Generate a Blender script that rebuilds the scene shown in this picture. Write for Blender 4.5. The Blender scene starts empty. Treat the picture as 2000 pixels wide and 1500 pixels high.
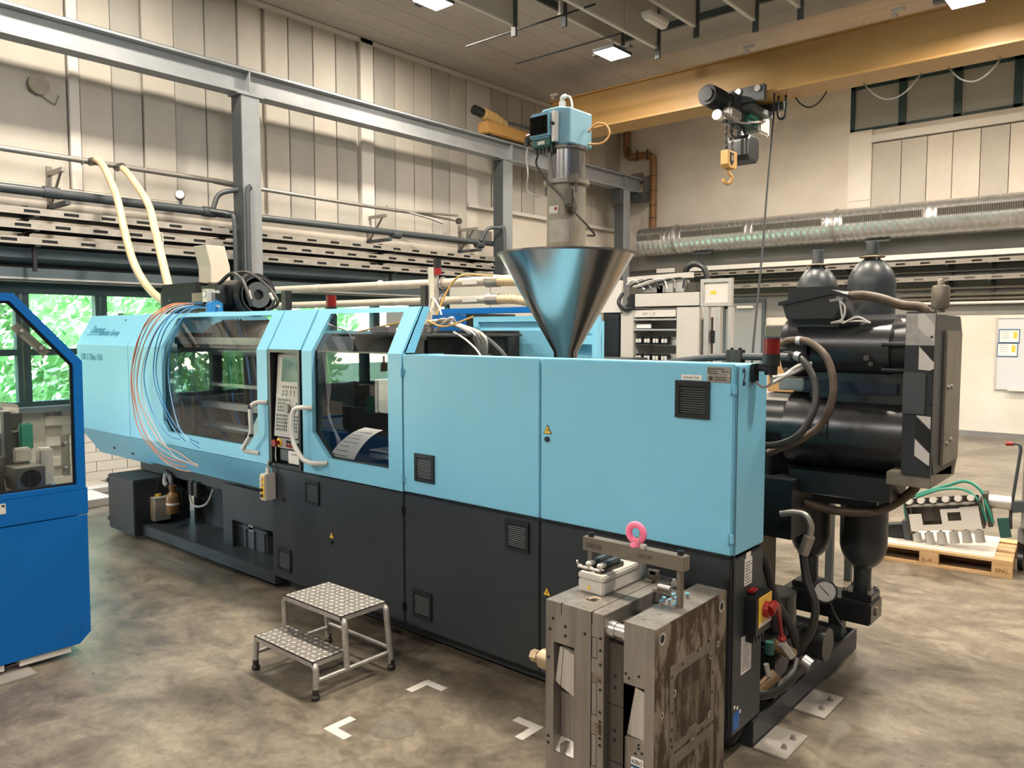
import bpy, bmesh, math, random
from mathutils import Vector, Matrix
random.seed(7)
S = bpy.context.scene
COL = S.collection
PI = math.pi

# ---------------- camera ----------------
cd = bpy.data.cameras.new('camera')
cam = bpy.data.objects.new('camera', cd); COL.objects.link(cam); S.camera = cam
cd.sensor_width = 36.0; cd.lens = 1527.0 * 36 / 2000; cd.clip_start = 0.05; cd.clip_end = 200
PITCH = math.radians(3.904); YAW = math.radians(-40.75)
c_, s_ = math.cos(YAW), math.sin(YAW)
r_ = Vector((c_, -s_, 0)); f0 = Vector((s_, c_, 0))
f_ = f0 * math.cos(PITCH) + Vector((0, 0, -math.sin(PITCH))); u_ = r_.cross(f_)
m = Matrix((( r_.x, u_.x, -f_.x, 0), (r_.y, u_.y, -f_.y, 0), (r_.z, u_.z, -f_.z, 2.0), (0, 0, 0, 1)))
cam.matrix_world = m

# ---------------- world ----------------
w = bpy.data.worlds.new('world'); S.world = w; w.use_nodes = True
nt = w.node_tree; nt.nodes.clear()
sky = nt.nodes.new('ShaderNodeTexSky'); sky.sky_type = 'NISHITA'; sky.sun_elevation = math.radians(42)
sky.sun_rotation = math.radians(200); sky.sun_disc = False
bg = nt.nodes.new('ShaderNodeBackground'); bg.inputs[1].default_value = 7.0
ow = nt.nodes.new('ShaderNodeOutputWorld')
nt.links.new(sky.outputs[0], bg.inputs[0]); nt.links.new(bg.outputs[0], ow.inputs[0])

# ---------------- exposure ----------------
vs = S.view_settings
S.display_settings.display_device = 'sRGB'
vs.view_transform = 'Standard'; vs.look = 'None'; vs.gamma = 1.0; vs.use_curve_mapping = False; vs.exposure = 0.0

# ---------------- lamps: square high-bay lights under the ceiling, some added to brighten wall and floor ----------------
LAMP_W = 235.0
# x, y, z, relative power
LAMPS = [(-6.95, 10.45, 6.28, .8), (-8.7, 8.3, 6.86, 1.1), (-2.25, 11.1, 6.05, .45), (-4.9, 4.15, 6.3, 1.15), (-2.5, 4.1, 6.3, 1.15), (0.4, 4.2, 6.3, 1.15),
         (-8.7, 3.9, 6.86, 1.1), (1.9, 9.5, 6.3, 1.3), (-1.0, 8.0, 6.3, 1.2), (-2.4, -4.6, 6.3, 1.2), (-6.2, -4.2, 6.3, 1.2), (1.8, -3.6, 6.3, 1.2), (-8.7, -0.5, 6.86, 1.1),  # the lamp above the right-hand floor is added to light it
         (-7.6, 13.6, 6.34, .4), (-4.2, 13.6, 6.34, 1.0), (-0.4, 13.6, 6.34, .95), (3.4, 13.6, 6.34, .95)]  # unseen row behind the girder, added to brighten the right wall
for (x, y, z, pw) in LAMPS:
    ld = bpy.data.lights.new('high_bay_light', 'AREA'); ld.shape = 'RECTANGLE'; ld.size = 0.34; ld.size_y = 0.46
    ld.energy = LAMP_W * pw; ld.color = (1.0, 0.885, 0.745)
    lo = bpy.data.objects.new('high_bay_light', ld); COL.objects.link(lo); lo.location = (x, y, z - 0.012)

# ---------------- materials ----------------
def mat(name, col, rough=0.5, metal=0.0, col2=None, nscale=4.0, bump=0.0, bscale=60.0, spec=0.5, stretch=(1, 1, 1), lo=0.35, hi=0.7, rough2=None, detail=6, alpha=None, coat=0):
    M = bpy.data.materials.new(name); M.use_nodes = True; t = M.node_tree; n = t.nodes; L = t.links
    b = n['Principled BSDF']; b.inputs['Roughness'].default_value = rough; b.inputs['Metallic'].default_value = metal
    b.inputs['Base Color'].default_value = (*col, 1); b.inputs['Specular IOR Level'].default_value = spec
    if coat: b.inputs['Coat Weight'].default_value = coat
    tc = n.new('ShaderNodeTexCoord'); mp = n.new('ShaderNodeMapping'); mp.inputs['Scale'].default_value = stretch
    L.new(tc.outputs['Object'], mp.inputs[0])
    if col2:
        nz = n.new('ShaderNodeTexNoise'); nz.inputs['Scale'].default_value = nscale; nz.inputs['Detail'].default_value = detail; nz.inputs['Roughness'].default_value = 0.62
        L.new(mp.outputs[0], nz.inputs['Vector'])
        cr = n.new('ShaderNodeValToRGB'); cr.color_ramp.elements[0].position = lo; cr.color_ramp.elements[1].position = hi
        cr.color_ramp.elements[0].color = (*col, 1); cr.color_ramp.elements[1].color = (*col2, 1)
        L.new(nz.outputs[0], cr.inputs[0]); L.new(cr.outputs[0], b.inputs['Base Color'])
        if rough2 is not None:
            mr = n.new('ShaderNodeMapRange'); mr.inputs['From Min'].default_value = lo; mr.inputs['From Max'].default_value = hi
            mr.inputs['To Min'].default_value = rough; mr.inputs['To Max'].default_value = rough2
            L.new(nz.outputs[0], mr.inputs[0]); L.new(mr.outputs[0], b.inputs['Roughness'])
    if bump:
        nb = n.new('ShaderNodeTexNoise'); nb.inputs['Scale'].default_value = bscale; nb.inputs['Detail'].default_value = 4
        L.new(mp.outputs[0], nb.inputs['Vector'])
        bp = n.new('ShaderNodeBump'); bp.inputs['Strength'].default_value = bump; bp.inputs['Distance'].default_value = 0.01
        L.new(nb.outputs[0], bp.inputs['Height']); L.new(bp.outputs[0], b.inputs['Normal'])
    return M
def glass(name, tint, refl=1.0, rough=0.0):
    M = bpy.data.materials.new(name); M.use_nodes = True; t = M.node_tree; n = t.nodes; n.clear(); L = t.links
    o = n.new('ShaderNodeOutputMaterial'); mx = n.new('ShaderNodeMixShader'); tr = n.new('ShaderNodeBsdfTransparent'); gl = n.new('ShaderNodeBsdfGlossy')
    tr.inputs[0].default_value = (*tint, 1); gl.inputs['Roughness'].default_value = rough
    fr = n.new('ShaderNodeFresnel'); fr.inputs[0].default_value = 1.5
    ml = n.new('ShaderNodeMath'); ml.operation = 'MULTIPLY'; ml.inputs[1].default_value = refl
    ge = n.new('ShaderNodeNewGeometry'); io = n.new('ShaderNodeMapRange'); io.inputs['To Min'].default_value = 1.5; io.inputs['To Max'].default_value = 1 / 1.5
    L.new(ge.outputs['Backfacing'], io.inputs[0]); L.new(io.outputs[0], fr.inputs[0]); L.new(fr.outputs[0], ml.inputs[0]); L.new(ml.outputs[0], mx.inputs[0]); L.new(tr.outputs[0], mx.inputs[1]); L.new(gl.outputs[0], mx.inputs[2]); L.new(mx.outputs[0], o.inputs[0])
    return M
def emit(name, col, st):
    M = bpy.data.materials.new(name); M.use_nodes = True; b = M.node_tree.nodes['Principled BSDF']
    b.inputs['Base Color'].default_value = (*col, 1); b.inputs['Emission Color'].default_value = (*col, 1); b.inputs['Emission Strength'].default_value = st
    return M

m_sky = mat('light_blue_paint', (0.185, 0.49, 0.66), 0.42, col2=(0.20, 0.51, 0.68), nscale=1.5, bump=0.02, bscale=300)
m_anth = mat('anthracite_paint', (0.025, 0.030, 0.034), 0.42, spec=0.4, col2=(0.030, 0.035, 0.038), nscale=3, bump=0.03, bscale=250)
def wall_r():
    M = mat('painted_block_wall', (0.56, 0.51, 0.435), 0.8, col2=(0.66, 0.61, 0.53), nscale=1.0); n = M.node_tree.nodes; L = M.node_tree.links; b = n['Principled BSDF']
    tc = n.new('ShaderNodeTexCoord'); sp = n.new('ShaderNodeSeparateXYZ'); cb_ = n.new('ShaderNodeCombineXYZ'); L.new(tc.outputs['Object'], sp.inputs[0]); L.new(sp.outputs[0], cb_.inputs[0]); L.new(sp.outputs[2], cb_.inputs[1])
    bk_ = n.new('ShaderNodeTexBrick'); bk_.inputs['Scale'].default_value = 1.0; bk_.inputs['Brick Width'].default_value = 0.5; bk_.inputs['Row Height'].default_value = 0.25; bk_.inputs['Mortar Size'].default_value = 0.008; bk_.inputs['Mortar Smooth'].default_value = 0.6
    for q in ('Color1', 'Color2'): bk_.inputs[q].default_value = (1, 1, 1, 1)
    bk_.inputs['Mortar'].default_value = (0, 0, 0, 1); L.new(cb_.outputs[0], bk_.inputs['Vector'])
    bp = n.new('ShaderNodeBump'); bp.inputs['Strength'].default_value = 0.35; bp.inputs['Distance'].default_value = 0.006; L.new(bk_.outputs[0], bp.inputs['Height']); L.new(bp.outputs[0], b.inputs['Normal']); return M
m_black = mat('black_plastic', (0.008, 0.010, 0.012), 0.4)
m_blackm = mat('black_enamel', (0.012, 0.014, 0.016), 0.27, col2=(0.018, 0.019, 0.020), nscale=5, spec=0.8)
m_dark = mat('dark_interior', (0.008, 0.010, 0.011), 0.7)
m_rub = mat('rubber_hose', (0.02, 0.018, 0.016), 0.45)
m_rubbr = mat('brown_rubber_hose', (0.07, 0.045, 0.028), 0.5, col2=(0.13, 0.095, 0.065), nscale=12)
m_blue = mat('royal_blue_paint', (0.0, 0.105, 0.37), 0.42, spec=0.3, col2=(0.0, 0.115, 0.39), nscale=2)
m_white = mat('white_plastic', (0.62, 0.60, 0.55), 0.45)
m_paper = mat('paper', (0.74, 0.71, 0.66), 0.7)
m_ink = mat('dark_print', (0.03, 0.03, 0.03), 0.6)
m_inkg = mat('grey_print', (0.25, 0.24, 0.23), 0.6)
m_blueink = mat('blue_grey_print', (0.045, 0.22, 0.34), 0.5)
m_steel = mat('brushed_steel', (0.60, 0.59, 0.57), 0.3, 0.8, col2=(0.46, 0.45, 0.44), nscale=30)
m_stain = mat('stainless_hopper', (0.40, 0.40, 0.40), 0.22, 1.0, col2=(0.32, 0.32, 0.32), nscale=3, stretch=(1, 1, 0.1))
m_tube = mat('worn_steel_tube', (0.52, 0.50, 0.46), 0.42, 0.6, col2=(0.36, 0.34, 0.31), nscale=18, bump=0.1, bscale=120)
m_mill = mat('milled_tool_steel', (0.33, 0.30, 0.265), 0.4, 0.6, col2=(0.20, 0.175, 0.15), nscale=3, stretch=(6, 6, 0.6), bump=0.05, bscale=200)
m_mildk = mat('dark_tool_steel', (0.15, 0.14, 0.125), 0.42, 0.85, col2=(0.08, 0.072, 0.062), nscale=5, stretch=(3, 3, 0.5))
m_rust = mat('rust_stained_steel', (0.055, 0.032, 0.015), 0.55, 0.3, col2=(0.24, 0.20, 0.155), nscale=11, stretch=(1, 1.2, 0.5), lo=0.45, hi=0.56, bump=0.2, bscale=60)
m_rustd = mat('deep_rust_steel', (0.036, 0.021, 0.011), 0.55, 0.3, col2=(0.17, 0.135, 0.095), nscale=14, stretch=(1, 1.2, 0.5), lo=0.48, hi=0.66, bump=0.2)
m_bare = mat('bare_machined_steel', (0.22, 0.19, 0.155), 0.42, 0.5, col2=(0.15, 0.128, 0.10), nscale=9)
m_fresh = mat('fresh_cut_steel', (0.62, 0.59, 0.54), 0.4, 0.6, col2=(0.5, 0.48, 0.44), nscale=8, stretch=(8, 1, 1))
m_beam = mat('grey_steel_beam', (0.25, 0.27, 0.285), 0.38, 0.2, col2=(0.30, 0.315, 0.325), nscale=3)
m_beamd = mat('dark_grey_steel', (0.07, 0.08, 0.085), 0.45, 0.3)
m_yel = mat('ochre_crane_paint', (0.40, 0.225, 0.065), 0.45, col2=(0.43, 0.25, 0.08), nscale=2)
m_wall = mat('off_white_painted_masonry', (0.56, 0.51, 0.435), 0.8, col2=(0.66, 0.61, 0.53), nscale=1.2, bump=0.15, bscale=35)
m_wall2 = mat('white_painted_block', (0.66, 0.62, 0.55), 0.75, col2=(0.72, 0.68, 0.61), nscale=2, bump=0.15, bscale=45)
m_panA = mat('cream_wall_panel', (0.43, 0.40, 0.345), 0.75, col2=(0.50, 0.465, 0.41), nscale=1.3, stretch=(1, 1, 0.35), bump=0.1, bscale=40)
m_panB = mat('greyish_wall_panel', (0.35, 0.335, 0.295), 0.75, col2=(0.42, 0.40, 0.355), nscale=1.5, stretch=(1, 1, 0.35), bump=0.1, bscale=40)
m_joint = mat('dark_panel_joint', (0.05, 0.042, 0.035), 0.8)
m_ceil = mat('grey_ceiling_concrete', (0.40, 0.365, 0.325), 0.85, col2=(0.45, 0.41, 0.365), nscale=1.5, bump=0.25, bscale=25)
m_ceild = mat('dark_ceiling_planks', (0.16, 0.145, 0.125), 0.85, col2=(0.2, 0.18, 0.155), nscale=2)
m_baff = mat('white_baffle_board', (0.50, 0.47, 0.42), 0.8)
m_trim = mat('white_metal_trim', (0.60, 0.57, 0.52), 0.5)
m_grec = mat('grey_concrete', (0.17, 0.165, 0.15), 0.8, col2=(0.21, 0.2, 0.185), nscale=2)
m_tray = mat('galvanised_tray', (0.42, 0.39, 0.345), 0.45, 0.45, col2=(0.33, 0.30, 0.26), nscale=9)
m_trayr = mat('duct_shaded_tray', (0.27, 0.24, 0.205), 0.5, 0.4, col2=(0.21, 0.19, 0.16), nscale=9)  # tray colour darkened to paint the shade under the duct
m_bluegr = mat('blue_grey_sheet', (0.13, 0.17, 0.19), 0.5, 0.3)
m_teal = mat('dark_teal_window_frame', (0.006, 0.035, 0.042), 0.45)
m_pvcd = mat('dark_grey_pipe', (0.055, 0.065, 0.072), 0.38)
m_galv = mat('galvanised_pipe', (0.36, 0.34, 0.31), 0.4, 0.7, col2=(0.28, 0.26, 0.24), nscale=14)
m_duct = mat('galvanised_spiral_duct', (0.70, 0.70, 0.70), 0.30, 0.9, col2=(0.55, 0.55, 0.55), nscale=6)
m_hose = mat('cream_ribbed_hose', (0.62, 0.46, 0.27), 0.5, col2=(0.68, 0.53, 0.34), nscale=8)
m_cream = mat('cream_pipe', (0.50, 0.44, 0.36), 0.45, col2=(0.42, 0.37, 0.30), nscale=10)
m_brown = mat('brown_drain_pipe', (0.22, 0.105, 0.035), 0.5)
m_lens = mat('dark_red_lens', (0.16, 0.004, 0.004), 0.3)
m_red = mat('red_plastic', (0.24, 0.012, 0.012), 0.35)
m_yell = mat('yellow_plate', (0.75, 0.47, 0.05), 0.45)
m_pink = mat('pink_lacquer', (0.90, 0.19, 0.33), 0.45)
m_bluetube = mat('blue_air_tube', (0.02, 0.16, 0.38), 0.35)
m_orange = mat('orange_air_tube', (0.50, 0.16, 0.07), 0.35)
m_clear = mat('milky_air_tube', (0.42, 0.40, 0.42), 0.35)
m_pinkt = mat('salmon_air_tube', (0.48, 0.25, 0.17), 0.35)
m_wood = mat('pallet_wood', (0.50, 0.30, 0.13), 0.7, col2=(0.62, 0.42, 0.22), nscale=5, stretch=(1, 8, 8), bump=0.15)
m_board = mat('white_sheet_board', (0.66, 0.60, 0.52), 0.35)
m_green = mat('green_cable', (0.03, 0.22, 0.15), 0.4)
m_leaf = mat('sunlit_leaf', (0.26, 0.55, 0.20), 0.6, col2=(0.52, 0.78, 0.42), nscale=3)
m_lbox = mat('loader_blue_box', (0.125, 0.28, 0.36), 0.45, col2=(0.145, 0.31, 0.39), nscale=5)
m_dgreen = mat('dark_green_paint', (0.015, 0.085, 0.07), 0.5)
m_old = mat('dusty_steel_tube', (0.26, 0.235, 0.19), 0.5, 0.45, col2=(0.18, 0.16, 0.125), nscale=7)
m_alu = mat('aluminium_profile', (0.55, 0.53, 0.49), 0.4, 0.6)
m_panelg = mat('light_grey_cabinet', (0.50, 0.47, 0.42), 0.5, col2=(0.54, 0.51, 0.46), nscale=2)
m_keyb = mat('grey_control_panel', (0.36, 0.34, 0.31), 0.5)
m_doorg = mat('grey_door_paint', (0.23, 0.235, 0.235), 0.5)
m_screen = mat('monitor_glass', (0.05, 0.085, 0.075), 0.12)
m_canb = mat('brown_bottle_plastic', (0.17, 0.085, 0.025), 0.35)
m_conc = mat('floor_plate_steel', (0.34, 0.31, 0.27), 0.45, 0.35, col2=(0.42, 0.39, 0.34), nscale=8)
m_frost = mat('grey_frosted_pane', (0.30, 0.30, 0.275), 0.15, spec=0.6)
g_pane = glass('clear_window_pane', (0.93, 0.97, 0.97), 0.8)
g_guard = glass('smoked_guard_glass', (0.80, 0.815, 0.82), 0.9)
g_acry = glass('scratched_acrylic_pane', (0.78, 0.80, 0.78), 1.0)
g_dark = glass('dark_glass', (0.22, 0.23, 0.23), 1.6)

# concrete floor: large blotches, fine mottling, fairly glossy sealing
def floor_mat():
    M = bpy.data.materials.new('sealed_concrete_floor'); M.use_nodes = True; t = M.node_tree; n = t.nodes; L = t.links
    b = n['Principled BSDF']; tc = n.new('ShaderNodeTexCoord')
    def nz(sc, det, dis=0.0, st=(1, 1, 1)):
        mp = n.new('ShaderNodeMapping'); mp.inputs['Scale'].default_value = st; L.new(tc.outputs['Object'], mp.inputs[0])
        k = n.new('ShaderNodeTexNoise'); k.inputs['Scale'].default_value = sc; k.inputs['Detail'].default_value = det; k.inputs['Distortion'].default_value = dis; k.inputs['Roughness'].default_value = 0.65
        L.new(mp.outputs[0], k.inputs['Vector']); return k
    def ramp(src, a, b2, p0, p1):
        r = n.new('ShaderNodeValToRGB'); r.color_ramp.elements[0].color = (*a, 1); r.color_ramp.elements[1].color = (*b2, 1)
        r.color_ramp.elements[0].position = p0; r.color_ramp.elements[1].position = p1; L.new(src, r.inputs[0]); return r
    big = nz(0.9, 5, 0.8); mid = nz(3.2, 10, 0.9, (1, 1.5, 1)); fine = nz(22, 8, 0.5)
    r1 = ramp(big.outputs[0], (0.105, 0.087, 0.065), (0.228, 0.196, 0.151), 0.38, 0.60)
    r2 = ramp(mid.outputs[0], (0.66, 0.645, 0.63), (1.12, 1.11, 1.08), 0.36, 0.58)
    r3 = ramp(fine.outputs[0], (0.78, 0.775, 0.77), (1.10, 1.10, 1.10), 0.34, 0.64)
    def mul(a, c):
        x = n.new('ShaderNodeMix'); x.data_type = 'RGBA'; x.blend_type = 'MULTIPLY'; x.inputs[0].default_value = 1.0
        L.new(a, x.inputs[6]); L.new(c, x.inputs[7]); return x.outputs[2]
    L.new(mul(mul(r1.outputs[0], r2.outputs[0]), r3.outputs[0]), b.inputs['Base Color'])
    mr = n.new('ShaderNodeMapRange'); mr.inputs['To Min'].default_value = 0.20; mr.inputs['To Max'].default_value = 0.42
    L.new(mid.outputs[0], mr.inputs[0]); L.new(mr.outputs[0], b.inputs['Roughness'])
    bp = n.new('ShaderNodeBump'); bp.inputs['Strength'].default_value = 0.06; bp.inputs['Distance'].default_value = 0.01
    L.new(fine.outputs[0], bp.inputs['Height']); L.new(bp.outputs[0], b.inputs['Normal'])
    return M
m_floor = floor_mat()

# ---------------- mesh helpers ----------------
def tag(o, label=None, cat=None, group=None, kind=None):
    if label: o['label'] = label
    if cat: o['category'] = cat
    if group: o['group'] = group
    if kind: o['kind'] = kind
    return o
ORG = {}
def thing(name, label, cat, loc=(0, 0, 0), group=None):
    o = bpy.data.objects.new(name, None); COL.objects.link(o); o.location = loc; o.empty_display_size = 0.1
    ORG[o.name] = Vector(loc); return tag(o, label, cat, group)
def root_org(p):
    while p.parent: p = p.parent
    return ORG.get(p.name, Vector((0, 0, 0)))
def smooth(pts, n=6):
    pts = [Vector(p) for p in pts]
    if len(pts) < 3: return pts
    P = [2 * pts[0] - pts[1]] + pts + [2 * pts[-1] - pts[-2]]; out = []
    for i in range(1, len(P) - 2):
        a, b, c, d = P[i - 1:i + 3]
        for k in range(n):
            t = k / n
            out.append(0.5 * ((2 * b) + (c - a) * t + (2 * a - 5 * b + 4 * c - d) * t * t + (3 * b - a - 3 * c + d) * t ** 3))
    out.append(pts[-1]); return out
class B:
    def __init__(s): s.v = []; s.f = []; s.sm = []
    def add(s, vs, fs, sm=False):
        k = len(s.v); s.v += [tuple(v) for v in vs]; s.f += [tuple(i + k for i in f) for f in fs]; s.sm += [sm] * len(fs); return s
    def box(s, x0, y0, z0, x1, y1, z1, c=0.0):
        x0, x1 = sorted((x0, x1)); y0, y1 = sorted((y0, y1)); z0, z1 = sorted((z0, z1))
        if c <= 0:
            v = [(x0, y0, z0), (x1, y0, z0), (x1, y1, z0), (x0, y1, z0), (x0, y0, z1), (x1, y0, z1), (x1, y1, z1), (x0, y1, z1)]
            return s.add(v, [(0, 3, 2, 1), (4, 5, 6, 7), (0, 1, 5, 4), (1, 2, 6, 5), (2, 3, 7, 6), (3, 0, 4, 7)])
        bm = bmesh.new(); bmesh.ops.create_cube(bm, size=1)
        for v in bm.verts: v.co = Vector((x0 if v.co.x < 0 else x1, y0 if v.co.y < 0 else y1, z0 if v.co.z < 0 else z1))
        bmesh.ops.bevel(bm, geom=bm.edges[:], offset=min(c, 0.45 * min(x1 - x0, y1 - y0, z1 - z0)), segments=2, affect='EDGES')
        bm.verts.ensure_lookup_table(); bm.verts.index_update()
        s.add([v.co[:] for v in bm.verts], [[v.index for v in f.verts] for f in bm.faces]); bm.free(); return s
    def obox(s, cen, half, rot):
        R = rot; cx = Vector(cen)
        v = [cx + R @ Vector((a * half[0], b * half[1], c * half[2])) for c in (-1, 1) for (a, b) in ((-1, -1), (1, -1), (1, 1), (-1, 1))]
        return s.add(v, [(0, 3, 2, 1), (4, 5, 6, 7), (0, 1, 5, 4), (1, 2, 6, 5), (2, 3, 7, 6), (3, 0, 4, 7)])
    def tube(s, pts, r, n=10, sm=0, cap=True, rr=None, hollow=False):
        pts = smooth(pts, sm) if sm else [Vector(p) for p in pts]
        N = len(pts); rings = []; up = None
        for i, p in enumerate(pts):
            d = (pts[min(i + 1, N - 1)] - pts[max(i - 1, 0)])
            if d.length < 1e-9: d = Vector((0, 0, 1))
            d.normalize()
            if up is None:
                up = Vector((0, 0, 1)) if abs(d.z) < 0.9 else Vector((1, 0, 0))
            a = d.cross(up);
            if a.length < 1e-6: a = d.orthogonal()
            a.normalize(); b = a.cross(d).normalized(); up = b
            R = rr[i] if rr else r
            rings.append([p + (a * math.cos(2 * PI * k / n) + b * math.sin(2 * PI * k / n)) * R for k in range(n)])
        v = [q for R in rings for q in R]; f = []
        for i in range(N - 1):
            for k in range(n):
                f.append((i * n + k, i * n + (k + 1) % n, (i + 1) * n + (k + 1) % n, (i + 1) * n + k))
        s.add(v, f, True)
        if cap:
            s.add(rings[0], [tuple(range(n))]); s.add(rings[-1], [tuple(reversed(range(n)))])
        return s
    def cyl(s, p0, p1, r, n=20, r2=None):
        return s.tube([p0, p1], r, n, rr=[r, r if r2 is None else r2])
    def lathe(s, prof, cen, axis='Z', n=32, sm=True, a0=0, a1=2 * PI):
        full = abs(a1 - a0 - 2 * PI) < 1e-6; K = n if full else n + 1; v = []
        ax = {'X': (Vector((0, 1, 0)), Vector((0, 0, 1)), Vector((1, 0, 0))), 'Y': (Vector((0, 0, 1)), Vector((1, 0, 0)), Vector((0, 1, 0))), 'Z': (Vector((1, 0, 0)), Vector((0, 1, 0)), Vector((0, 0, 1)))}[axis] if isinstance(axis, str) else axis
        cen = Vector(cen)
        for (r, h) in prof:
            for k in range(K):
                a = a0 + (a1 - a0) * k / n; v.append(cen + ax[0] * (r * math.cos(a)) + ax[1] * (r * math.sin(a)) + ax[2] * h)
        f = []
        for i in range(len(prof) - 1):
            for k in range(n):
                k2 = (k + 1) % K; f.append((i * K + k, i * K + k2, (i + 1) * K + k2, (i + 1) * K + k))
        return s.add(v, f, sm)
    def prism(s, poly, axis, d0, d1):
        def P(a, b, d): return {'X': (d, a, b), 'Y': (a, d, b), 'Z': (a, b, d)}[axis]
        n = len(poly); v = [P(a, b, d0) for a, b in poly] + [P(a, b, d1) for a, b in poly]
        f = [tuple(range(n)), tuple(reversed(range(n, 2 * n)))] + [(i, i + n, (i + 1) % n + n, (i + 1) % n) for i in range(n)]
        return s.add(v, f)
    def ring(s, outer, inner, fm, t):
        # band between two matched outlines (a, b) mapped by fm into space, thickened by vector t
        n = len(outer); t = Vector(t); o = [Vector(fm(*p)) for p in outer]; i = [Vector(fm(*p)) for p in inner]
        v = o + i + [p + t for p in o] + [p + t for p in i]; f = []
        for k in range(n):
            j = (k + 1) % n
            f += [(k, j, n + j, n + k), (2 * n + k, 3 * n + k, 3 * n + j, 2 * n + j), (k, 2 * n + k, 2 * n + j, j), (n + k, n + j, 3 * n + j, 3 * n + k)]
        return s.add(v, f)
    def mesh(s, name, org=(0, 0, 0)):
        me = bpy.data.meshes.new(name); o = Vector(org)
        me.from_pydata([(v[0] - o.x, v[1] - o.y, v[2] - o.z) for v in s.v], [], s.f)
        me.polygons.foreach_set('use_smooth', s.sm)
        bm = bmesh.new(); bm.from_mesh(me); bmesh.ops.recalc_face_normals(bm, faces=bm.faces[:])
        for e in bm.edges:
            if len(e.link_faces) == 2 and e.calc_face_angle(0) > 0.62: e.smooth = False
        bm.to_mesh(me); bm.free()
        return me
    def o(s, name, material, parent=None, label=None, cat=None, group=None, kind=None, bev=0, org=None):
        if parent is None:
            if org is None:
                xs = [v[0] for v in s.v]; ys = [v[1] for v in s.v]; zs = [v[2] for v in s.v]
                org = ((min(xs) + max(xs)) / 2, (min(ys) + max(ys)) / 2, min(zs))
            og = Vector(org)
        else: og = root_org(parent)
        me = s.mesh(name, og); me.materials.append(material)
        ob = bpy.data.objects.new(name, me); COL.objects.link(ob)
        if parent is None: ob.location = og; ORG[ob.name] = og
        else: ob.parent = parent
        if bev:
            md = ob.modifiers.new('bevel', 'BEVEL'); md.width = bev; md.segments = 2; md.limit_method = 'ANGLE'; md.angle_limit = 0.7
        return tag(ob, label, cat, group, kind)
def bx(name, m, parent, x0, y0, z0, x1, y1, z1, c=0.0, **k): return B().box(x0, y0, z0, x1, y1, z1, c).o(name, m, parent, **k)
def cy(name, m, parent, p0, p1, r, n=20, **k): return B().cyl(p0, p1, r, n).o(name, m, parent, **k)
def tb(name, m, parent, pts, r, n=8, sm=6, **k): return B().tube(pts, r, n, sm).o(name, m, parent, **k)
def text(s, size, org, ux, uy, m, parent, name='lettering', shear=0.0, xs=1.0, ext=0.0006, align='LEFT', bold=0.0, **k):
    cu = bpy.data.curves.new('t', 'FONT'); cu.body = s; cu.size = size; cu.extrude = ext; cu.shear = shear; cu.align_x = align; cu.offset = bold; cu.resolution_u = 2
    ob = bpy.data.objects.new('t', cu); COL.objects.link(ob)
    dg = bpy.context.evaluated_depsgraph_get(); me = bpy.data.meshes.new_from_object(ob.evaluated_get(dg))
    bpy.data.objects.remove(ob); bpy.data.curves.remove(cu)
    ux = Vector(ux).normalized(); uy = Vector(uy).normalized(); uz = ux.cross(uy); og = Vector(org) - (root_org(parent) if parent else Vector((0, 0, 0)))
    for v in me.vertices:
        c = v.co.copy(); v.co = og + ux * (c.x * xs) + uy * c.y + uz * c.z
    me.materials.clear(); me.materials.append(m)
    o = bpy.data.objects.new(name, me); COL.objects.link(o)
    if parent: o.parent = parent
    return tag(o, **k)
def cp(o, loc=None, parent=None, label=None):
    c = o.copy(); COL.objects.link(c)
    if loc is not None: c.location = loc
    if parent is not None: c.parent = parent
    if label: c['label'] = label
    return c
def cptree(o, loc, label=None):
    c = cp(o, loc, None, label); ORG[c.name] = Vector(loc)
    for ch in list(o.children):
        d = cp(ch, parent=c)
        for g in list(ch.children): cp(g, parent=d)
    return c
# ================= ROOM =================
XL, YR, ZC = -10.9, 16.84, 7.0
XE, YF = 7.0, -7.0            # far side and the wall behind the camera
fl = B().box(XL - 0.3, YF - 0.3, -0.2, XE + 0.3, YR + 0.3, 0.0).o('floor', m_floor, kind='structure', org=(0, 0, 0))
B().box(XE, YF, 0, XE + 0.3, YR, 8).o('wall_east', m_grec, kind='structure')
B().box(XL, YF - 0.3, 0, XE, YF, 8).o('wall_front', m_grec, kind='structure')

# --- left wall (x = XL): block plinth, window band, panel field ---
WZ0, WZ1 = 1.05, 2.60
wl = B()
wl.box(XL - 0.3, YF, 0, XL - 0.02, 3.6, WZ0); wl.box(XL - 0.3, 6.6, 0, XL - 0.0, YR, WZ0); wl.box(XL - 0.3, 3.6, 0, XL - 0.06, 6.6, WZ0)
wl.box(XL - 0.3, YF, WZ1, XL - 0.0, YR, 3.78)
wl.box(XL - 0.3, YF, 3.78, XL - 0.06, YR, 8.0)
wl.box(XL - 0.3, YF, WZ0, XL, YF + 2.0, WZ1); wl.box(XL - 0.3, 14.6, WZ0, XL, YR, WZ1)
wl = wl.o('wall_left', m_wall, kind='structure', org=(XL, 0, 0))
# block courses seen under the windows
b0 = B().box(-0.058, 0, 0, 0.0, 0.392, 0.128, 0.004)
me = b0.mesh('block'); me.materials.append(m_wall2)
for r in range(8):
    for k in range(-1, 8):
        y = 3.6 + k * 0.4 + (0.2 if r % 2 else 0)
        if y < 3.59 or y > 6.25: continue
        o = bpy.data.objects.new('block', me); COL.objects.link(o); o.parent = wl
        o.location = (XL - 0.002 + random.uniform(-0.003, 0.001) - XL, y, 0.0 + r * 0.1315)
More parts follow.
